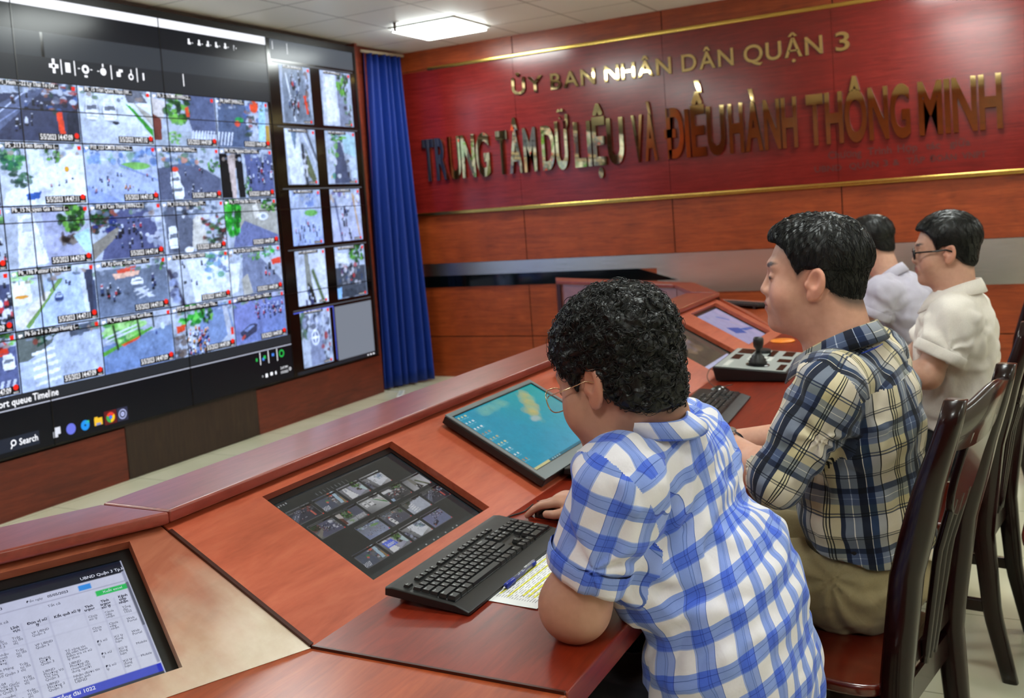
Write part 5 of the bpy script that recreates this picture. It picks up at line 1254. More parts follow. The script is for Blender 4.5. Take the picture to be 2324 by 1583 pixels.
def grad(f, P, e=0.002):
    g = np.stack([f(P + np.eye(3)[i] * e) - f(P - np.eye(3)[i] * e) for i in range(3)], -1)
    return g / (np.linalg.norm(g, axis=1)[:, None] + 1e-9)
def unit(v): v = np.asarray(v, float); return v / np.linalg.norm(v)

# ------------------------------------------------------------------ cloth, skin and hair materials
def plaid(name, warp, weft, pu, pv, rough=0.8, mixf=0.5, bt='MIX'):
    t = NT(name); tc = t.n('ShaderNodeTexCoord'); sx = t.n('ShaderNodeSeparateXYZ'); t.l(tc.outputs['UV'], sx.inputs[0])
    dn = t.n('ShaderNodeTexNoise'); dn.inputs['Scale'].default_value = 9; t.l(tc.outputs['Object'], dn.inputs['Vector'])
    wv = t.math('MULTIPLY', t.math('SUBTRACT', dn.outputs[0], 0.5), 0.012)
    fu = t.math('FRACT', t.math('DIVIDE', t.math('ADD', sx.outputs[0], wv), pu)); fv = t.math('FRACT', t.math('DIVIDE', t.math('ADD', sx.outputs[1], wv), pv))
    a = t.ramp(fu, [(p, lin(c)) for p, c in warp], 'CONSTANT'); b = t.ramp(fv, [(p, lin(c)) for p, c in weft], 'CONSTANT')
    c = t.mix(mixf, a, b, bt)
    nz = t.noise(t.coord('Object'), 400, 2)
    c = t.mix(0.12, c, t.ramp(nz, [(0.3, (0.75, 0.75, 0.75, 1)), (0.7, (1, 1, 1, 1))]), 'MULTIPLY')
    t.l(c, t.b.inputs['Base Color']); t.b.inputs['Roughness'].default_value = rough; t.b.inputs['Specular IOR Level'].default_value = 0.25
    t.b.inputs['Sheen Weight'].default_value = 0.15
    w1 = t.noise(t.coord('Object'), 14, 3, 0.5, 1.5)
    t.bump(w1, 0.35, 0.006)
    return t.m
def cloth(name, col, rough=0.8, wr=0.35, sc=12):
    t = NT(name); c = lin(col); nz = t.noise(t.coord('Object'), 300, 2)
    t.l(t.ramp(nz, [(0.3, tuple(v * .9 for v in c[:3]) + (1,)), (0.7, c)]), t.b.inputs['Base Color'])
    t.b.inputs['Roughness'].default_value = rough; t.b.inputs['Specular IOR Level'].default_value = 0.25; t.b.inputs['Sheen Weight'].default_value = 0.15
    t.bump(t.noise(t.coord('Object'), sc, 3, 0.5, 1.5), wr, 0.006); return t.m
def skin(name):
    t = NT(name); a = t.n('ShaderNodeAttribute', attribute_name='Col')
    nz = t.noise(t.coord('Object'), 60, 4); c = t.mix(0.35, a.outputs['Color'], t.ramp(nz, [(0.3, (0.72, 0.66, 0.62, 1)), (0.7, (1, 1, 1, 1))]), 'MULTIPLY')
    t.l(c, t.b.inputs['Base Color']); t.b.inputs['Roughness'].default_value = 0.46
    t.b.inputs['Subsurface Weight'].default_value = 0.12; t.b.inputs['Subsurface Radius'].default_value = (0.8, 0.3, 0.15); t.b.inputs['Subsurface Scale'].default_value = 0.01
    t.bump(t.noise(t.coord('Object'), 260, 3), 0.12, 0.0006); return t.m
M_SKIN = skin('skin')
def hairmat(name, c0, c1):
    t = NT(name); nz = t.noise(t.coord('Object'), 90, 3)
    t.l(t.ramp(nz, [(0.35, lin(c0)), (0.7, lin(c1))]), t.b.inputs['Base Color']); t.b.inputs['Roughness'].default_value = 0.40; t.b.inputs['Specular IOR Level'].default_value = 0.4
    t.bump(t.noise(t.coord('Object', (1, 1, 1)), 160, 3), 0.5, 0.002); return t.m
M_HAIR = hairmat('black_hair', '030304', '0b0b0c')

# ------------------------------------------------------------------ head, hands
def basis(yaw, pitch=0.0, roll=0.0):
    """columns: right, forward, up"""
    y = math.radians(yaw); p = math.radians(pitch); r = math.radians(roll)
    f = V3(math.cos(y) * math.cos(p), math.sin(y) * math.cos(p), -math.sin(p)); rt = V3(math.sin(y), -math.cos(y), 0)
    up = np.cross(rt, f); rt2 = rt * math.cos(r) + up * math.sin(r); up2 = np.cross(rt2, f)
    return np.stack([rt2, f, up2], -1)
def head_sdf(Q, fat=0.0):
    """Q in head space (metres / scale); ears on x, face towards +y"""
    X = Q.copy(); ax = np.abs(Q[:, 0]); M = np.stack([ax, Q[:, 1], Q[:, 2]], -1)
    d = s_ell(Q, (0, -.014, .038), (.0755, .098, .084))
    d = smin(d, s_ell(Q, (0, .034, -.022), (.064 + .004 * fat, .058, .080)), .03)
    d = smin(d, s_ell(Q, (0, .030, -.074), (.053 + .008 * fat, .052, .040 + .004 * fat)), .03)
    d = smin(d, s_cone(Q, (0, .077, -.096), (0, .073, -.088), .020, .020), .02)
    d = smin(d, s_ell(M, (.040 + .002 * fat, .050, -.038), (.026 + .006 * fat, .030, .034)), .022)
    d = smin(d, s_ell(Q, (0, .018, -.098), (.044, .050 , .018 + .012 * fat)), .03)
    d = smin(d, s_cone(M, (0, .087, .028), (.036, .072, .026), .009, .009), .016)      # brow
    d = smax(d, -s_ell(M, (.031, .098, .004), (.017, .014, .012)), .012)                 # sockets
    d = smin(d, s_ell(M, (.031, .0765, .003), (.0135, .0125, .0125)), .003)              # eyeballs
    d = smin(d, s_cone(M, (.020, .0855, .0085), (.042, .0775, .0075), .0028, .0028), .004)   # lids
    nose = s_cone(Q, (0, .084, .014), (0, .1005, -.026), .0075, .0112)
    nose = smin(nose, s_ell(M, (.0125, .0925, -.030), (.0095, .0115, .0085)), .008)
    d = smin(d, nose, .010)
    d = smin(d, s_ell(Q, (0, .087, -.059), (.026, .014, .018)), .015)                     # mouth mound
    d = smin(d, s_cone(M, (.003, .0985, -.0545), (.020, .0885, -.0575), .0052, .0028), .004)
    d = smin(d, s_cone(M, (.000, .0970, -.0668), (.017, .0885, -.0630), .0062, .0030), .004)
    d = smax(d, -s_cone(M, (0, .1040, -.0605), (.021, .0940, -.0600), .0016, .0012), .003)
    # ears
    Be = np.stack([unit((1, .30, 0)), unit((-.30, 1, 0.18)), unit((.05, -.18, 1))], -1)
    e = s_ell(M, (.0800, -.012, -.006), (.0085, .0195, .0330), Be)
    e = smax(e, -s_ell(M, (.0915, -.008, .001), (.0120, .0118, .0200), Be), .003)
    e = smin(e, s_ell(M, (.0775, -.002, -.033), (.0065, .010, .011)), .006)
    e = smin(e, s_ell(M, (.0760, .006, -.010), (.006, .006, .009)), .004)
    d = smin(d, e, .006)
    return d
def hairline(y, ax, style):
    if style == 'curly':
        return np.interp(y, [-.10, -.075, -.045, -.022, -.005, .012, .028, .040, .055, .075, .1], [-.085, -.078, -.062, -.035, .012, .015, -.012, .010, .042, .060, .064])
    if style == 'fade':
        return np.interp(y, [-.10, -.075, -.05, -.025, -.005, .012, .026, .034, .052, .070, .1], [-.060, -.055, -.040, -.015, .022, .022, .006, .028, .062, .076, .080])
    return np.interp(y, [-.10, -.075, -.05, -.025, -.005, .012, .030, .040, .055, .070, .1], [-.068, -.062, -.046, -.020, .020, .020, .002, .044, .064, .078, .080])
def hair_sdf(Q, style='short'):
    ax = np.abs(Q[:, 0]); y, z = Q[:, 1], Q[:, 2]
    d = s_ell(Q, (0, -.014, .038), (.0755, .098, .084))
    d = smin(d, s_ell(Q, (0, -.030, -.030), (.058, .066, .050)), .03)
    d = smin(d, s_ell(Q, (0, .034, .022), (.066, .056, .050)), .02)
    up = np.clip((z - .01) / .09, 0, 1)
    if style == 'curly':
        t = (.013 + .014 * up) * (1 - .45 * np.clip(y / .08, 0, 1)) + .006 * wob(Q, .030, 8, 1) + .0055 * wob(Q, .014, 8, 2) + .006 * np.clip((-y) / .1, 0, 1)
    elif style == 'fade':
        t = .0035 + .011 * up ** .8 + .011 * up * np.clip(y / .08, 0, 1) + .0032 * up * wob(Q * [1, 2.2, 1], .03, 6, 3)
        t = np.where(z < .02, t * .6, t)
    else:
        t = .006 + .015 * up ** .7 + .0025 * wob(Q * [2, 1, 1], .03, 6, 4) * up
    hl = hairline(y, ax, style)
    reg = (hl - z) * .8
    reg = np.maximum(reg, np.where(ax < .055, -1, -(.5 - 0 * ax)))
    ear = .0165 - np.hypot(y + .010, (z + .004) * .62)
    body = smax(d - t, reg, .010 if style != 'curly' else .014)
    body = np.maximum(body, np.where(ax > .058, ear * .9 if style != 'curly' else ear * .7, -1))
    return body
def hand_sdf(P, o, B, side, bend=(.25, .35, .3), spread=.05, thumb=0.0):
    """o wrist, B columns right/forward/back-of-hand, side +1 right hand"""
    q = (P - o) @ B; tx = -side
    q = np.stack([q[:, 0] * tx, q[:, 1], q[:, 2]], -1)       # thumb towards +x
    d = s_cone(q, (-.012, .0, 0), (-.016, .075, .002), .020, .017)
    d = smin(d, s_cone(q, (.012, .0, 0), (.018, .078, .002), .020, .016), .012)
    d = smin(d, s_cone(q, (0, .01, -.002), (0, .082, 0), .019, .016), .012)
    fg = None
    for i, (x, L, r) in enumerate(((.030, (.040, .025, .020), .0090), (.011, (.044, .028, .021), .0092), (-.009, (.040, .026, .020), .0088), (-.028, (.031, .020, .018), .0078))):
        a = 0.0; p = V3(x, .083 - .006 * abs(i - 1.2), .002); pts = [p - V3(0, .02, 0), p]; ex = (1.3 - i) * spread
        for k in range(3):
            a += bend[k] * (1 + .12 * (i - 1)); p = p + L[k] * V3(math.sin(ex), math.cos(a) * math.cos(ex), -math.sin(a)); pts.append(p)
        e = s_chain(q, pts, [r, r * 1.05, r * .98, r * .88, r * .78]); fg = e if fg is None else np.minimum(fg, e)
    d = smin(d, fg, .006)
    th = s_chain(q, [V3(.018, .012, -.006), V3(.042, .040, -.014), V3(.052, .070, -.018), V3(.050 - thumb, .094, -.020)], [.014, .0125, .0105, .0088])
    return smin(d, th, .008)
# ------------------------------------------------------------------ people
WHITE, BLUEL, BLUE, NAVY = 'eceaf0', '9db4ea', '2f5fd0', '1c2f6a'
M_PLB = plaid('blue_check_cloth',
    [(0, 'f0eef2'), (.36, 'a3b6ec'), (.40, '5f78b8'), (.412, '8aa4ea'), (.60, '5a76c0'), (.61, '8aa4ea'), (.66, '5a76c0'), (.67, '98aeee'), (.83, '5a76c0'), (.845, 'f0eef2')],
    [(0, 'f0eef2'), (.34, 'aebfee'), (.37, '8aa4e8'), (.46, '5570b8'), (.47, '8ca6ea'), (.66, '5570b8'), (.675, '8ca6ea'), (.80, 'f0eef2')], .062, .060, mixf=1.0, bt='MULTIPLY')
M_PLD = plaid('dark_check_cloth',
    [(0, 'e4ddd2'), (.13, '14161c'), (.145, 'dcd4b8'), (.17, '14161c'), (.185, 'dcd4b8'), (.21, '14161c'), (.225, 'dcd4b8'), (.34, '2a3550'), (.40, '7a869e'), (.50, 'f4f4f8'), (.508, '7a869e'), (.60, '1a2238'), (.70, 'f4f4f8'), (.708, '2a3f66'), (.80, 'b0b2bc'), (.90, '14161c'), (.915, 'e4ddd2')],
    [(0, 'f2ece2'), (.16, '5a6278'), (.18, 'e0d8be'), (.21, '5a6278'), (.23, 'e0d8be'), (.36, '9aa4b8'), (.46, 'ffffff'), (.468, '9aa4b8'), (.55, '4a5670'), (.64, 'd6d0c4'), (.80, '50545f'), (.815, 'd6d0c4'), (.84, '50545f'), (.855, 'f2ece2')], .150, .135, mixf=1.0, bt='MULTIPLY')
M_SHW = cloth('white_shirt_cloth', 'ece4dc', 0.8, 0.4, 10); M_SHL = cloth('pale_lilac_shirt_cloth', 'b9b4c4', 0.8, 0.4, 10)
M_KHAKI = cloth('khaki_trouser_cloth', '9a8a66', 0.85, 0.45, 11); M_DARKTR = cloth('dark_trouser_cloth', '15161c', 0.85, 0.3, 12)
M_BELT = plain('belt_leather', '0c0b0b', 0.35); M_SHOE = plain('shoe_leather', '140f0e', 0.3)
SKIN_A, SKIN_B, SKIN_C = np.array([.50, .26, .18]), np.array([.66, .35, .25]), np.array([.60, .33, .235])
SINK = lambda *a: None

def person(label, S):
    root = thing('person', label, 'person', tuple(S['hip'][:2]) + (0.0,), 0)
    HB = basis(*S['head_rot']); HC = V3(*S['head']); hs = S['hs']; fat = S.get('fat', 0)
    BB = basis(S['yaw'], 0)                                   # body basis
    hip, belly, chest, nb = [V3(*S[k]) for k in ('hip', 'belly', 'chest', 'neck')]
    up = unit(nb - belly); rt = BB[:, 0]; fw = unit(np.cross(up, rt)); fw = fw if fw @ BB[:, 1] > 0 else -fw
    TB = np.stack([rt, fw, up], -1)
    W_, D_ = S.get('w', 1.0), S.get('d', 1.0)
    J = {k: V3(*S[k]) for k in ('shL', 'elL', 'wrL', 'shR', 'elR', 'wrR')}
    neck_top = HC + HB @ (V3(0, -.030, -.045) * hs)
    def torso(P, g=0.0):
        d = s_ell(P, hip, (.175 * W_ + g, .130 * D_ + g, .125 + g), BB)
        d = smin(d, s_ell(P, belly, (.165 * W_ + g, .138 * D_ + g, .150 + g), TB), .07)
        d = smin(d, s_ell(P, chest, (.168 * W_ + g, .122 * D_ + g, .165 + g), TB), .07)
        d = smin(d, s_cone(P, J['shL'] * .80 + nb * .20, J['shR'] * .80 + nb * .20, .062 + g, .062 + g), .07)
        d = smin(d, s_cone(P, chest + up * .06, nb - up * .025, .085 + g, .046 + g), .05)
        return d
    def legs(P, g=0.0):
        d = None
        for s in ('L', 'R'):
            e = s_chain(P, [V3(*S['hj' + s]), V3(*S['kn' + s]), V3(*S['an' + s])], [.088 * W_ + g, .068 + g, .052 + g], .03)
            d = e if d is None else smin(d, e, .02)
        return d
    ar = S.get('arm_r', (.050, .043, .029))
    def arms(P):
        a = s_chain(P, [J['shL'], J['elL'], J['wrL']], ar, .02); b = s_chain(P, [J['shR'], J['elR'], J['wrR']], ar, .02)
        for s in ('L', 'R'):                                    # fleshy elbow and forearm
            e = J['el' + s] * .72 + J['wr' + s] * .28; v = s_cone(P, J['el' + s], e, ar[1] * 1.08, ar[1] * 1.02)
            if s == 'L': a = smin(a, v, .02)
            else: b = smin(b, v, .02)
        return np.minimum(a, b)
    hands = []
    for s, side in (('L', -1), ('R', 1)):
        h_ = S.get('hand' + s)
        if h_: hands.append((J['wr' + s], basis(*h_[0]), side, h_[1], h_[2], h_[3]))
    def body(P):
        d = head_sdf((P - HC) @ HB / hs, fat) * hs
        d = smin(d, s_cone(P, neck_top, nb + up * .01, S.get('nr', .058), S.get('nr', .058) + .010), .030)
        d = smin(d, torso(P, -.012), .02)
        a = arms(P)
        for o, B_, side, bend, spread, th in hands: a = smin(a, hand_sdf(P, o, B_, side, bend, spread, th), .014)
        return np.minimum(d, a) if False else smin(d, a, .008)
    sk = S['skin']
    def colf(P):
        q = (P - HC) @ HB / hs; c = np.tile(sk, (len(P), 1)); ax = np.abs(q[:, 0])
        inhead = (np.linalg.norm(q, axis=1) < .16)
        def blend(m_, col, a): c[:] = c * (1 - (m_ * a)[:, None]) + np.array(col) * (m_ * a)[:, None]
        lips = np.clip(1.3 - (np.hypot(ax / .022, (q[:, 2] + .0605) / .0105)), 0, .3) / .3 * (q[:, 1] > .082) * inhead
        blend(lips, (.36, .11, .09), .75)
        brow = np.clip(1.2 - np.hypot((ax - .030) / .019, (q[:, 2] - .026 - .004 * (ax / .03)) / .0055), 0, .4) / .4 * (q[:, 1] > .06) * inhead
        blend(brow, (.02, .014, .012), .92)
        eye = np.clip(1.2 - np.hypot((ax - .031) / .0125, (q[:, 2] - .002) / .0045), 0, .3) / .3 * (q[:, 1] > .07) * inhead
        blend(eye, (.05, .035, .03), .9)
        scalp = np.clip((q[:, 2] - hairline(q[:, 1], ax, S['hair']) + .012) / .02, 0, 1) * inhead * (np.hypot(q[:, 1] + .012, q[:, 2] + .006) > .030)
        blend(scalp, (.035, .025, .022), .85)
        cheek = np.clip(1 - np.linalg.norm((np.stack([ax, q[:, 1], q[:, 2]], -1) - [.045, .06, -.03]) / .035, axis=1), 0, 1) * inhead
        blend(cheek, sk * np.array([1.10, .80, .78]), .6)
        earm = np.clip(1.6 - np.linalg.norm((np.stack([ax, q[:, 1], q[:, 2]], -1) - [.082, -.01, -.006]) / [.014, .02, .034], axis=1), 0, .6) / .6
        blend(earm, sk * np.array([1.12, .86, .82]), .6)
        return np.clip(c, 0, 1)
    allp = np.array([HC, hip] + list(J.values()))
    lo = allp.min(0) - [.24, .24, .22]; hi = allp.max(0) + [.24, .26, .24]
    sdf_obj('body', body, lo, hi, S['res'], M_SKIN, root, colf=colf, smooth_it=1)
    # hair
    style = S['hair']
    hf = lambda P: hair_sdf((P - HC) @ HB / hs, style) * hs
    ho, HP, HF = sdf_obj('hair', hf, HC - .18 * hs, HC + .18 * hs, S['res'] * (.75 if S['res'] < .004 else .9), M_HAIR, root, smooth_it=0 if style == 'curly' else 1)
    strands(root, ho, hf, HP, HC, HB, hs, style, S.get('nst', 900))
    # shirt
    sl_t = S.get('sleeve', .72); sr = S.get('sleeve_r', (.076, .068))
    def sleeve(P, s, g=0.0):
        a, b = J['sh' + s], J['el' + s]
        if sl_t <= 1:
            e = a + (b - a) * sl_t; return s_cone(P, a - (b - a) * .02, e, sr[0] + g, sr[1] + g), a, b, e, b
        w_ = J['wr' + s]; e = b + (w_ - b) * (sl_t - 1)
        return smin(s_cone(P, a, b, sr[0] + g, sr[1] + g), s_cone(P, b, e, sr[1] + g, sr[1] * .93 + g), .02), b, w_, e, w_
    hem_o = V3(*S['hem'][0]); hem_n = unit(S['hem'][1])
    def fold(P, amp=1.0):
        """soft creases: running from the armpits and across the small of the back"""
        r = np.zeros(len(P))
        for s in ('L', 'R'):
            pit = J['sh' + s] * .75 + chest * .25 - up * .05; v = P - pit; dist = np.linalg.norm(v, axis=1) + 1e-6
            ang = np.arctan2(v @ up, v @ fw); r += np.sin(ang * 6 + 5 * dist / .1 + 2 * wob(P, .1, 4, 2)) * np.exp(-((dist - .12) / .08) ** 2) * .0050
        lev = (P - belly) @ up
        r += .0045 * np.sin(lev / .030 * 2.2 + 3 * wob(P, .16, 4, 6)) * np.exp(-((lev - S.get('fold_z', -.02)) / .09) ** 2)
        return (r + .0050 * (1 - np.abs(wob(P * [1, 1, .7], .11, 5, 5)) * 2) + .0018 * wob(P, .04, 5, 8)) * amp
    FA = S.get('fold', 1.0)
    def shirt(P):
        d = torso(P, .010)
        if 'drop' in S: d = smin(d, s_ell(P, V3(*S['drop'][0]), S['drop'][1], BB), .06)
        d = smax(d, -s_plane(P, hem_o, hem_n), .006)
        k = S.get('sk', .045)
        for s in ('L', 'R'):
            sd, a, b, e, _ = sleeve(P, s); ax_ = unit(b - a)
            cut = s_plane(P, e, ax_)
            if sl_t > 1: cut = np.where(s_cone(P, a, b, .12, .12) < 0, cut, -1)
            sd = smax(sd, cut, .004)
            inner = np.maximum(s_cone(P, a, b, sr[1] - .006, sr[1] - .006), -s_plane(P, e - ax_ * .022, ax_))
            sd = np.maximum(sd, -inner); d = smin(d, sd, k)
        d = d + fold(P, FA)
        cuff = None
        return smax(d, -s_cone(P, nb + up * .004, neck_top, S.get('nr', .058) + .006, S.get('nr', .058) + .02), .006)
    def uvs(P, C, F):
        """region per face: 0 body, 1 left sleeve, 2 right sleeve, 3 yoke"""
        reg = np.zeros(len(C), int); n = len(C)
        for i, s in ((1, 'L'), (2, 'R')):
            sd = sleeve(C, s)[0]; a, b = J['sh' + s], J['el' + s]; ax_ = unit(b - a); side = rt * (1 if s == 'R' else -1)
            seam = a - side * .004; nrm = unit(side * .78 + ax_ * .62)
            reg[(s_plane(C, seam, nrm) > 0) & (sd < torso(C, .0) + .03)] = i
        lev = (C - nb) @ up; back = (C - chest) @ fw
        reg[(reg == 0) & (lev > S.get('yoke_lev', -.075)) & (back < .05)] = 3
        reg[(reg == 0) & (lev > -.02)] = 3
        Q = P[F]; out = np.zeros((n, 4, 2))
        q = (Q - belly); l = q @ rt; f = q @ fw; u = q @ up
        th = np.arctan2(l, -f - .02); ce = np.arctan2((C - belly) @ rt, -((C - belly) @ fw) - .02)[:, None]
        th = ce + (th - ce + PI) % (2 * PI) - PI
        out[..., 0] = th * .150; out[..., 1] = u
        m_ = reg == 3
        ll = (Q[m_] - nb) @ rt; dr_ = np.maximum(0, (J['shL'] * .5 + J['shR'] * .5 - Q[m_]) @ up + .075); out[m_, :, 0] = ll + np.sign(ll) * np.clip((np.abs(ll) - .13) / .04, 0, 1) * dr_ + .011; cc = chest + up * .01; a_ = np.arctan2((Q[m_] - cc) @ up, -((Q[m_] - cc) @ fw)); out[m_, :, 1] = a_ * .15 + .10
        for i, s in ((1, 'L'), (2, 'R')):
            a, b = J['sh' + s], J['el' + s]; ax_ = unit(b - a); e1 = unit(np.cross(ax_, fw)); e2 = np.cross(ax_, e1); m_ = reg == i
            v = Q[m_] - a; cv = C[m_] - a
            t1 = np.arctan2(v @ e2, v @ e1); tc = np.arctan2(cv @ e2, cv @ e1)[:, None]; t1 = tc + (t1 - tc + PI) % (2 * PI) - PI
            out[m_, :, 0] = t1 * .070; out[m_, :, 1] = v @ ax_ + .03
        return reg, out
    slo = allp.min(0) - [.22, .22, .30]; shi = np.maximum(allp.max(0), hip + [.25, .2, 0]) + [.16, .16, .02]
    slo[2] = min(slo[2], hip[2] - .20)
    sdf_obj('shirt', shirt, slo, shi, S['res'] * S.get('sres', 1.3), S['cloth'], root, uvf=uvs, smooth_it=2)
    for s in S.get('cuffs', ('L', 'R')):                                    # turned sleeve hems
        sd, a, b, e, _ = sleeve(V3(0, 0, 0)[None], s); ax_ = unit(b - a); mb = MB(); e1 = unit(np.cross(ax_, fw)); e2 = np.cross(ax_, e1); rings = []; uvl = []
        for t_, g in ((-.034, .0035), (-.030, .0062), (-.004, .0066), (0.0035, .0035), (.0035, -.002), (-.012, -.004)):
            c0 = e + ax_ * t_; r = sr[1] + g + (-t_) * (sr[0] - sr[1]) / max(.01, np.linalg.norm(e - a)); ring_ = []
            for k in range(40):
                th = 2 * PI * k / 40; dd = e1 * math.cos(th) + e2 * math.sin(th); p = c0 + dd * r
                ring_.append(tuple(p - dd * float(fold(p[None], FA)[0])))
            rings.append(ring_); uvl.append((t_, r))
        mb.loft(rings, True, False)
        o = mb.build('sleeve_hem', S['cloth'], root, smooth=True)
        uv = o.data.uv_layers.new(name='UVMap'); k = 0
        for p in o.data.polygons:
            for li in p.loop_indices:
                vi = o.data.loops[li].vertex_index; ri, ki = vi // 40, vi % 40
                ths = 2 * PI * ki / 40
                if ki == 0 and any((o.data.loops[l2].vertex_index % 40) == 39 for l2 in p.loop_indices): ths = 2 * PI
                if ths > PI + .01 or (ki == 20 and any((o.data.loops[l2].vertex_index % 40) == 21 for l2 in p.loop_indices)): ths -= 2 * PI
                uv.data[li].uv = (ths * .070, uvl[ri][0] + .03 + float(np.linalg.norm(e - a)) * 1.0)
    # collar
    cb = np.stack([rt, unit(np.cross(unit(neck_top - nb), rt)) * (1 if np.cross(unit(neck_top - nb), rt) @ fw > 0 else -1), unit(neck_top - nb)], -1)
    R0_ = S.get('nr', .058) + .010; rings = []; n = 45; uvc = []
    for i in range(n):
        th = math.radians(-158 + 316 * i / (n - 1)); fr = (1 - math.cos(th)) / 2   # 0 back, 1 front
        dr = V3(math.sin(th), -math.cos(th), 0)
        hb = .034 - .010 * fr; drop = -.060 * fr ** 1.5
        prof = [(R0_ - .002, -.022 + drop), (R0_ - .001, hb * .6 + drop), (R0_ + .001, hb + drop), (R0_ + .006, hb + .001 + drop), (R0_ + .015, hb * .5 + drop), (R0_ + .024 + .012 * fr, -.008 - .024 * fr ** 3 + drop), (R0_ + .021 + .012 * fr, -.011 - .024 * fr ** 3 + drop), (R0_ + .008, hb * .4 + drop), (R0_ + .002, hb - .004 + drop)]
        rings.append([tuple(nb + cb @ (dr * r * V3(1, 1.10, 1) + V3(0, .010 * fr, z + .020))) for r, z in prof]); uvc.append(th)
    mb = MB(); mb.loft(rings, True, True); o = mb.build('collar', S['cloth'], root, smooth=True)
    uv = o.data.uv_layers.new(name='UVMap'); m_ = len(rings[0]); hh = [0, .02, .034, .038, .05, .075, .077, .06, .04]
    for p in o.data.polygons:
        for li in p.loop_indices:
            vi = o.data.loops[li].vertex_index; uv.data[li].uv = (uvc[vi // m_] * .075 + .02, hh[vi % m_] + .01)
    if S.get('lanyard'):
        pts = []
        for i in range(25):
            th = math.radians(-150 + 300 * i / 24); fr = (1 - math.cos(th)) / 2
            pts.append(tuple(nb + cb @ V3(math.sin(th) * (R0_ + .010 + .018 * fr), -math.cos(th) * (R0_ + .012 + .022 * fr), -.004 - .085 * fr ** 1.3)))
        MB().tube(pts, .0045, 8, flat=.3).build('lanyard', plain('lanyard_blue', '1f46c8', 0.5), root, smooth=True)
    # trousers, belt, shoes
    def trousers(P):
        d = smin(s_ell(P, hip + V3(0, 0, -.015), (.178 * W_, .135 * D_, .120), BB), legs(P, .012), .05)
        f_ = np.zeros(len(P))
        for s in ('L', 'R'):
            v = P - V3(*S['hj' + s]) - V3(0, 0, .05); dist = np.linalg.norm(v, axis=1) + 1e-6
            f_ += .0045 * np.sin(np.arctan2(v[:, 2], v @ BB[:, 1]) * 9 + dist * 28 + 2 * wob(P, .15, 4, 3)) * np.exp(-((dist - .13) / .07) ** 2)
        return np.maximum(d, P[:, 2] - S['waist_z']) + f_ + .004 * wob(P, .07, 6, 3) + .002 * wob(P * [.5, 1, 2], .04, 5, 9)
    lp = np.array([S[k] for k in ('hjL', 'hjR', 'knL', 'knR', 'anL', 'anR')]); 
    sdf_obj('trousers', trousers, np.minimum(lp.min(0), hip) - .23, np.maximum(lp.max(0), hip) + .23, .0065 if S['res'] < .004 else .009, S['tr'], root)
    if S.get('belt'):
        zb = S['waist_z'] - .012
        sdf_obj('belt', lambda P: np.maximum(smin(s_ell(P, hip + V3(0, 0, -.015), (.178 * W_ + .006, .135 * D_ + .006, .126), BB), torso(P, .002), .02), np.abs(P[:, 2] - zb) - .017), hip - .22, hip + .24, .006, M_BELT, root)
    for s in ('L', 'R'):
        a = V3(*S['an' + s]); f2 = BB[:, 1]
        mb = MB(); rings = []
        for i in range(11):
            v = i / 10; c0 = a + f2 * (-.06 + .27 * v); w_ = .045 * (1 - abs(2 * v - .95) ** 3.5) ** .5 + .004 if abs(2 * v - .95) < 1 else .012; h_ = .085 * (1 - v) ** .5 + .03
            rings.append([(c0[0] + rt[0] * w_ * math.cos(t_), c0[1] + rt[1] * w_ * math.cos(t_), .004 + max(0, h_ * math.sin(t_))) for t_ in [2 * PI * k / 16 for k in range(16)]])
        mb.loft(rings); mb.build('shoe', M_SHOE, root, smooth=True)
    return root, HC, HB, hs

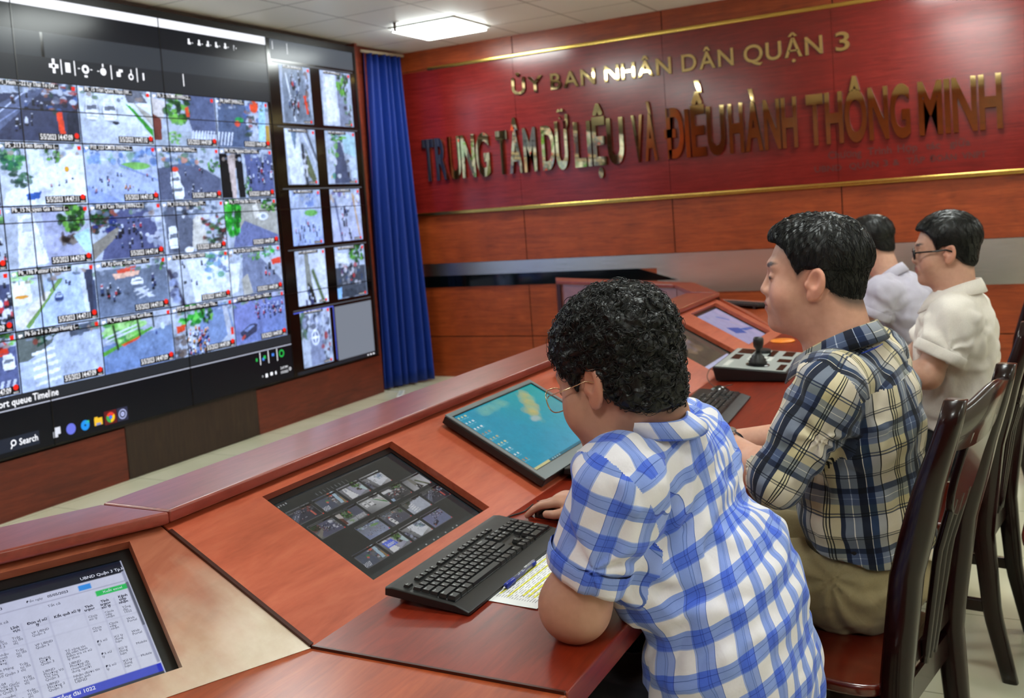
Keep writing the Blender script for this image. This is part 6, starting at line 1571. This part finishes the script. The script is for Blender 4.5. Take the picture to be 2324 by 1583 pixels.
def strands(root, hair_o, hf, HP, HC, HB, hs, style, n):
    rs = np.random.RandomState(5); q = (HP - HC) @ HB / hs
    ok = np.where((q[:, 2] > hairline(q[:, 1], 0, style) + .006))[0]
    p = HP[rs.choice(ok, n)]; N = grad(hf, p)
    loc = (p - HC) @ HB / hs
    if style == 'curly':
        d = np.cross(N, rs.randn(n, 3)); d /= np.linalg.norm(d, axis=1)[:, None]; steps, st, rad = 9, .0042, .00085
        turn = (rs.rand(n) * .5 + .25) * np.where(rs.rand(n) > .5, 1, -1)
    else:
        flow = np.stack([loc[:, 0] * 3.0, .35 + loc[:, 1] * 0 + (loc[:, 2] > .09) * .5 - (loc[:, 1] < -.03) * .9, -.35 - 6 * np.abs(loc[:, 0]) + 0 * loc[:, 2]], -1) + rs.randn(n, 3) * .22
        d = flow @ HB.T; d -= N * (d * N).sum(1)[:, None]; d /= np.linalg.norm(d, axis=1)[:, None]; steps, st, rad = 9, .0042, .00065
        turn = rs.randn(n) * .06
    pts = [p - N * .001]; cur = p.copy(); lift = rs.rand(n) * (.006 if style == 'curly' else .0012) + .0006
    for k in range(steps):
        N = grad(hf, cur)
        side = np.cross(N, d); d = d * np.cos(turn)[:, None] + side * np.sin(turn)[:, None]
        d -= N * (d * N).sum(1)[:, None]; d /= np.linalg.norm(d, axis=1)[:, None] + 1e-9
        cur = cur + d * st * hs; cur = cur - N * hf(cur)[:, None]
        pts.append(cur + N * (lift * math.sin(PI * min(1, (k + 1) / steps * (.85 if style != 'curly' else .75))))[:, None])
    pts = np.stack(pts, 1); m_ = pts.shape[1]
    T = np.gradient(pts, axis=1); T /= np.linalg.norm(T, axis=2)[..., None] + 1e-9
    A = np.cross(T, rs.randn(n, 1, 3)); A /= np.linalg.norm(A, axis=2)[..., None] + 1e-9; Bn = np.cross(T, A)
    rr = rad * (1 - np.linspace(0, 1, m_) ** 2 * .8)[None, :, None] * (.7 + .8 * rs.rand(n))[:, None, None]
    ring_ = np.stack([pts + rr * (A * math.cos(a) + Bn * math.sin(a)) for a in (0, 2.094, 4.189)], 2)      # n, m, 3, 3
    Pn = ring_.reshape(-1, 3); base = (np.arange(n)[:, None, None] * m_ + np.arange(m_ - 1)[None, :, None]) * 3
    k = np.arange(3)[None, None]; kn = (k + 1) % 3
    F = np.stack([base + k, base + kn, base + 3 + kn, base + 3 + k], -1).reshape(-1, 4)
    Mi = np.array(ROOTM[root]); Pn = Pn @ Mi[:3, :3].T + Mi[:3, 3]
    me = np_mesh('hair_strands', Pn, F, M_HAIR, True); o = bpy.data.objects.new('hair_strands', me); link(o, hair_o); o['kind'] = 'stuff'

# ---- man at the front: curly hair, blue and white checked shirt, leaning on the desk
P1, H1c, H1b, h1s = person('person with curly black hair and blue and white checked shirt leaning on the desk', dict(
    yaw=72, hip=(1.73, .490, .56), belly=(1.712, .487, .74), chest=(1.68, .590, .905), neck=(1.650, .590, 1.078), head=(1.607, .640, 1.165), head_rot=(80, 19, -3), hs=1.06, fat=.7, yoke_lev=-.03, sres=1.0,
    shL=(1.485, .600, 1.000), elL=(1.468, .680, .806), wrL=(1.70, .765, .785), shR=(1.825, .575, .985), elR=(1.955, .690, .800), wrR=(2.035, .885, .797),
    handL=((25, 4, 0), (.3, .4, .3), .03, 0.0), handR=((84, 3, 0), (.22, .30, .25), .06, 0.004),
    w=1.03, d=.80, nr=.060, arm_r=(.056, .052, .031), sleeve=.72, sleeve_r=(.078, .068), hair='curly', skin=SKIN_A, cloth=M_PLB, res=.0032, nst=1500,
    hem=((1.72, .4, .47), (0, 0, 1)), hjL=(1.64, .53, .55), hjR=(1.82, .49, .55), knL=(1.66, .90, .55), knR=(1.93, .86, .55), anL=(1.66, .88, .08), anR=(1.93, .84, .08),
    tr=M_DARKTR, waist_z=.62, drop=((1.72, .488, .60), (.195, .130, .15)), fold_z=.0, cuffs=('L', 'R')))
# ---- second man: dark checked shirt, khaki trousers
P2, H2c, H2b, h2s = person('person with short black hair, dark checked shirt and khaki trousers sitting in profile', dict(
    yaw=80, hip=(2.43, .350, .575), belly=(2.415, .355, .735), chest=(2.40, .350, .93), neck=(2.385, .390, 1.095), head=(2.38, .436, 1.262), head_rot=(94, -2, 0), hs=1.10, fat=.5,
    shL=(2.20, .385, 1.025), elL=(2.145, .492, .845), wrL=(2.285, .640, .880), shR=(2.59, .330, 1.030), elR=(2.66, .50, .82), wrR=(2.62, .72, .80),
    handL=((62, 20, 0), (.3, .4, .3), .03, 0.0), handR=((95, 10, 0), (.3, .4, .3), .03, 0.0),
    w=1.04, d=1.02, nr=.070, arm_r=(.056, .046, .033), sleeve=1.24, sleeve_r=(.078, .062), hair='fade', skin=SKIN_B, cloth=M_PLD, res=.0034, nst=1400, lanyard=True,
    hem=((2.42, .33, .625), (.0, -.15, 1)), hjL=(2.345, .39, .545), hjR=(2.53, .36, .545), knL=(2.35, .80, .555), knR=(2.60, .80, .555), anL=(2.36, .78, .08), anR=(2.60, .78, .08),
    tr=M_KHAKI, waist_z=.665, belt=True, fold_z=-.06, cuffs=()))
# ---- man in glasses and white shirt
P4, H4c, H4b, h4s = person('person with black framed glasses and a white short sleeved shirt sitting in profile', dict(
    yaw=86, hip=(3.73, .235, .575), belly=(3.72, .232, .73), chest=(3.71, .225, .91), neck=(3.70, .220, 1.075), head=(3.70, .245, 1.222), head_rot=(96, 2, 0), hs=.96, fat=.3,
    shL=(3.525, .215, 1.000), elL=(3.490, .300, .835), wrL=(3.60, .520, .800), shR=(3.885, .205, .995), elR=(3.93, .40, .80), wrR=(3.80, .64, .79),
    handL=((75, 8, 0), (.3, .4, .3), .03, 0.0), handR=((100, 6, 0), (.3, .4, .3), .03, 0.0),
    w=1.0, d=1.02, nr=.056, arm_r=(.048, .042, .028), sleeve=.66, sleeve_r=(.080, .078), hair='short', skin=SKIN_C, cloth=M_SHW, res=.0042, nst=700, lanyard=True,
    hem=((3.73, .23, .63), (0, 0, 1)), hjL=(3.64, .29, .545), hjR=(3.82, .29, .545), knL=(3.62, .70, .555), knR=(3.88, .70, .555), anL=(3.62, .68, .08), anR=(3.88, .68, .08),
    tr=M_DARKTR, waist_z=.68, belt=True, fold=.9, fold_z=-.02))
# ---- farthest man, leaning forward
P3, H3c, H3b, h3s = person('person in a pale lilac shirt leaning forward, farthest of the four seated people', dict(
    yaw=88, hip=(5.03, .40, .57), belly=(5.02, .44, .72), chest=(5.00, .50, .88), neck=(4.99, .580, 1.02), head=(5.00, .650, 1.178), head_rot=(80, 14, 0), hs=1.03, fat=.2,
    shL=(4.825, .590, .955), elL=(4.805, .665, .800), wrL=(4.95, .84, .790), shR=(5.175, .585, .955), elR=(5.22, .69, .800), wrR=(5.08, .86, .79),
    handL=((75, 4, 0), (.3, .4, .3), .03, 0.0), handR=((105, 4, 0), (.3, .4, .3), .03, 0.0),
    w=1.0, d=1.02, nr=.056, arm_r=(.048, .042, .028), sleeve=.60, sleeve_r=(.080, .074), hair='fade', skin=SKIN_C, cloth=M_SHL, res=.0055, nst=500,
    hem=((5.03, .40, .61), (0, 0, 1)), hjL=(4.94, .44, .545), hjR=(5.12, .44, .545), knL=(4.93, .84, .555), knR=(5.14, .84, .555), anL=(4.93, .82, .08), anR=(5.14, .82, .08),
    tr=M_DARKTR, waist_z=.66, fold=.9, fold_z=-.02))

# ------------------------------------------------------------------ glasses
def glasses(label, HC, HB, hs, mat, r, w_=.0255, h_=.0175, lens=True, zoff=.0):
    t = thing('eyeglasses', label, 'glasses', tuple(HC + HB @ (V3(0, .1, .003) * hs)), 0)
    T = lambda x, y, z: tuple(HC + HB @ (V3(x, y, z + zoff) * hs))
    for s in (-1, 1):
        pts = []
        for k in range(25):
            a = 2 * PI * k / 24; cx, sx = math.cos(a), math.sin(a)
            x = s * (.034 + w_ * math.copysign(abs(cx) ** .7, cx)); z = h_ * math.copysign(abs(sx) ** .75, sx) - .002
            pts.append(T(x, .1035 - .10 * abs(x) ** 1.35, z))
        MB().tube(pts, r, 8, caps=False).build('rim', mat, t, smooth=True)
        if lens:
            mb = MB(); mb.add(pts[:24], [tuple(range(24))]); mb.build('lens', M_GLASS, t)
        MB().tube([T(s * (.034 + w_), .0975, .004), T(s * .0735, .085, .006), T(s * .080, .04, .006), T(s * .083, .0, .008), T(s * .084, -.016, .002), T(s * .082, -.030, -.016)], r * .95, 8).build('temple', mat, t, smooth=True)
    MB().tube([T(-.0095, .1015, .004), T(0, .106, .007), T(.0095, .1015, .004)], r, 8).build('bridge', mat, t, smooth=True)
M_GLASS = NT('lens_glass'); M_GLASS.b.inputs['Alpha'].default_value = 0.16; M_GLASS.b.inputs['Roughness'].default_value = 0.04
M_GLASS.b.inputs['Base Color'].default_value = (.93, .98, .96, 1); M_GLASS = M_GLASS.m
glasses('thin gold wire glasses worn by the curly haired man', H1c, H1b, h1s, plain('gold_wire', (0.8, 0.65, 0.4, 1), 0.2, metal=1.0, var=0), .0011, .0265, .0205, zoff=-.004)
glasses('black framed glasses worn by the man in the white shirt', H4c, H4b, h4s, M_BLACKG, .0030, .0255, .0165)
# wrist watch of the second man
t = thing('wristwatch', 'bright metal wristwatch on the wrist of the man in the dark checked shirt', 'watch', (2.27, .625, .879), 0)
a_, b_ = V3(2.145, .492, .845), V3(2.285, .640, .880); ax_ = unit(b_ - a_); Fw = frame(tuple(a_ + (b_ - a_) * .93), tuple(unit(np.cross(ax_, (0, 0, 1)))), tuple(np.cross(unit(np.cross(ax_, (0, 0, 1))), -ax_) * -1))
MB().lathe([(.0375, -.007), (.0405, -.006), (.0405, .006), (.0375, .007)], 30, Fw).build('bracelet', M_CHROME, t, smooth=False)
MB().lathe([(.015, 0), (.016, .003), (.014, .006)], 24, Fw @ Matrix.Translation((0, .040, 0)) @ Matrix.Rotation(-PI / 2, 4, 'X')).build('watch_case', M_CHROME, t, smooth=False)
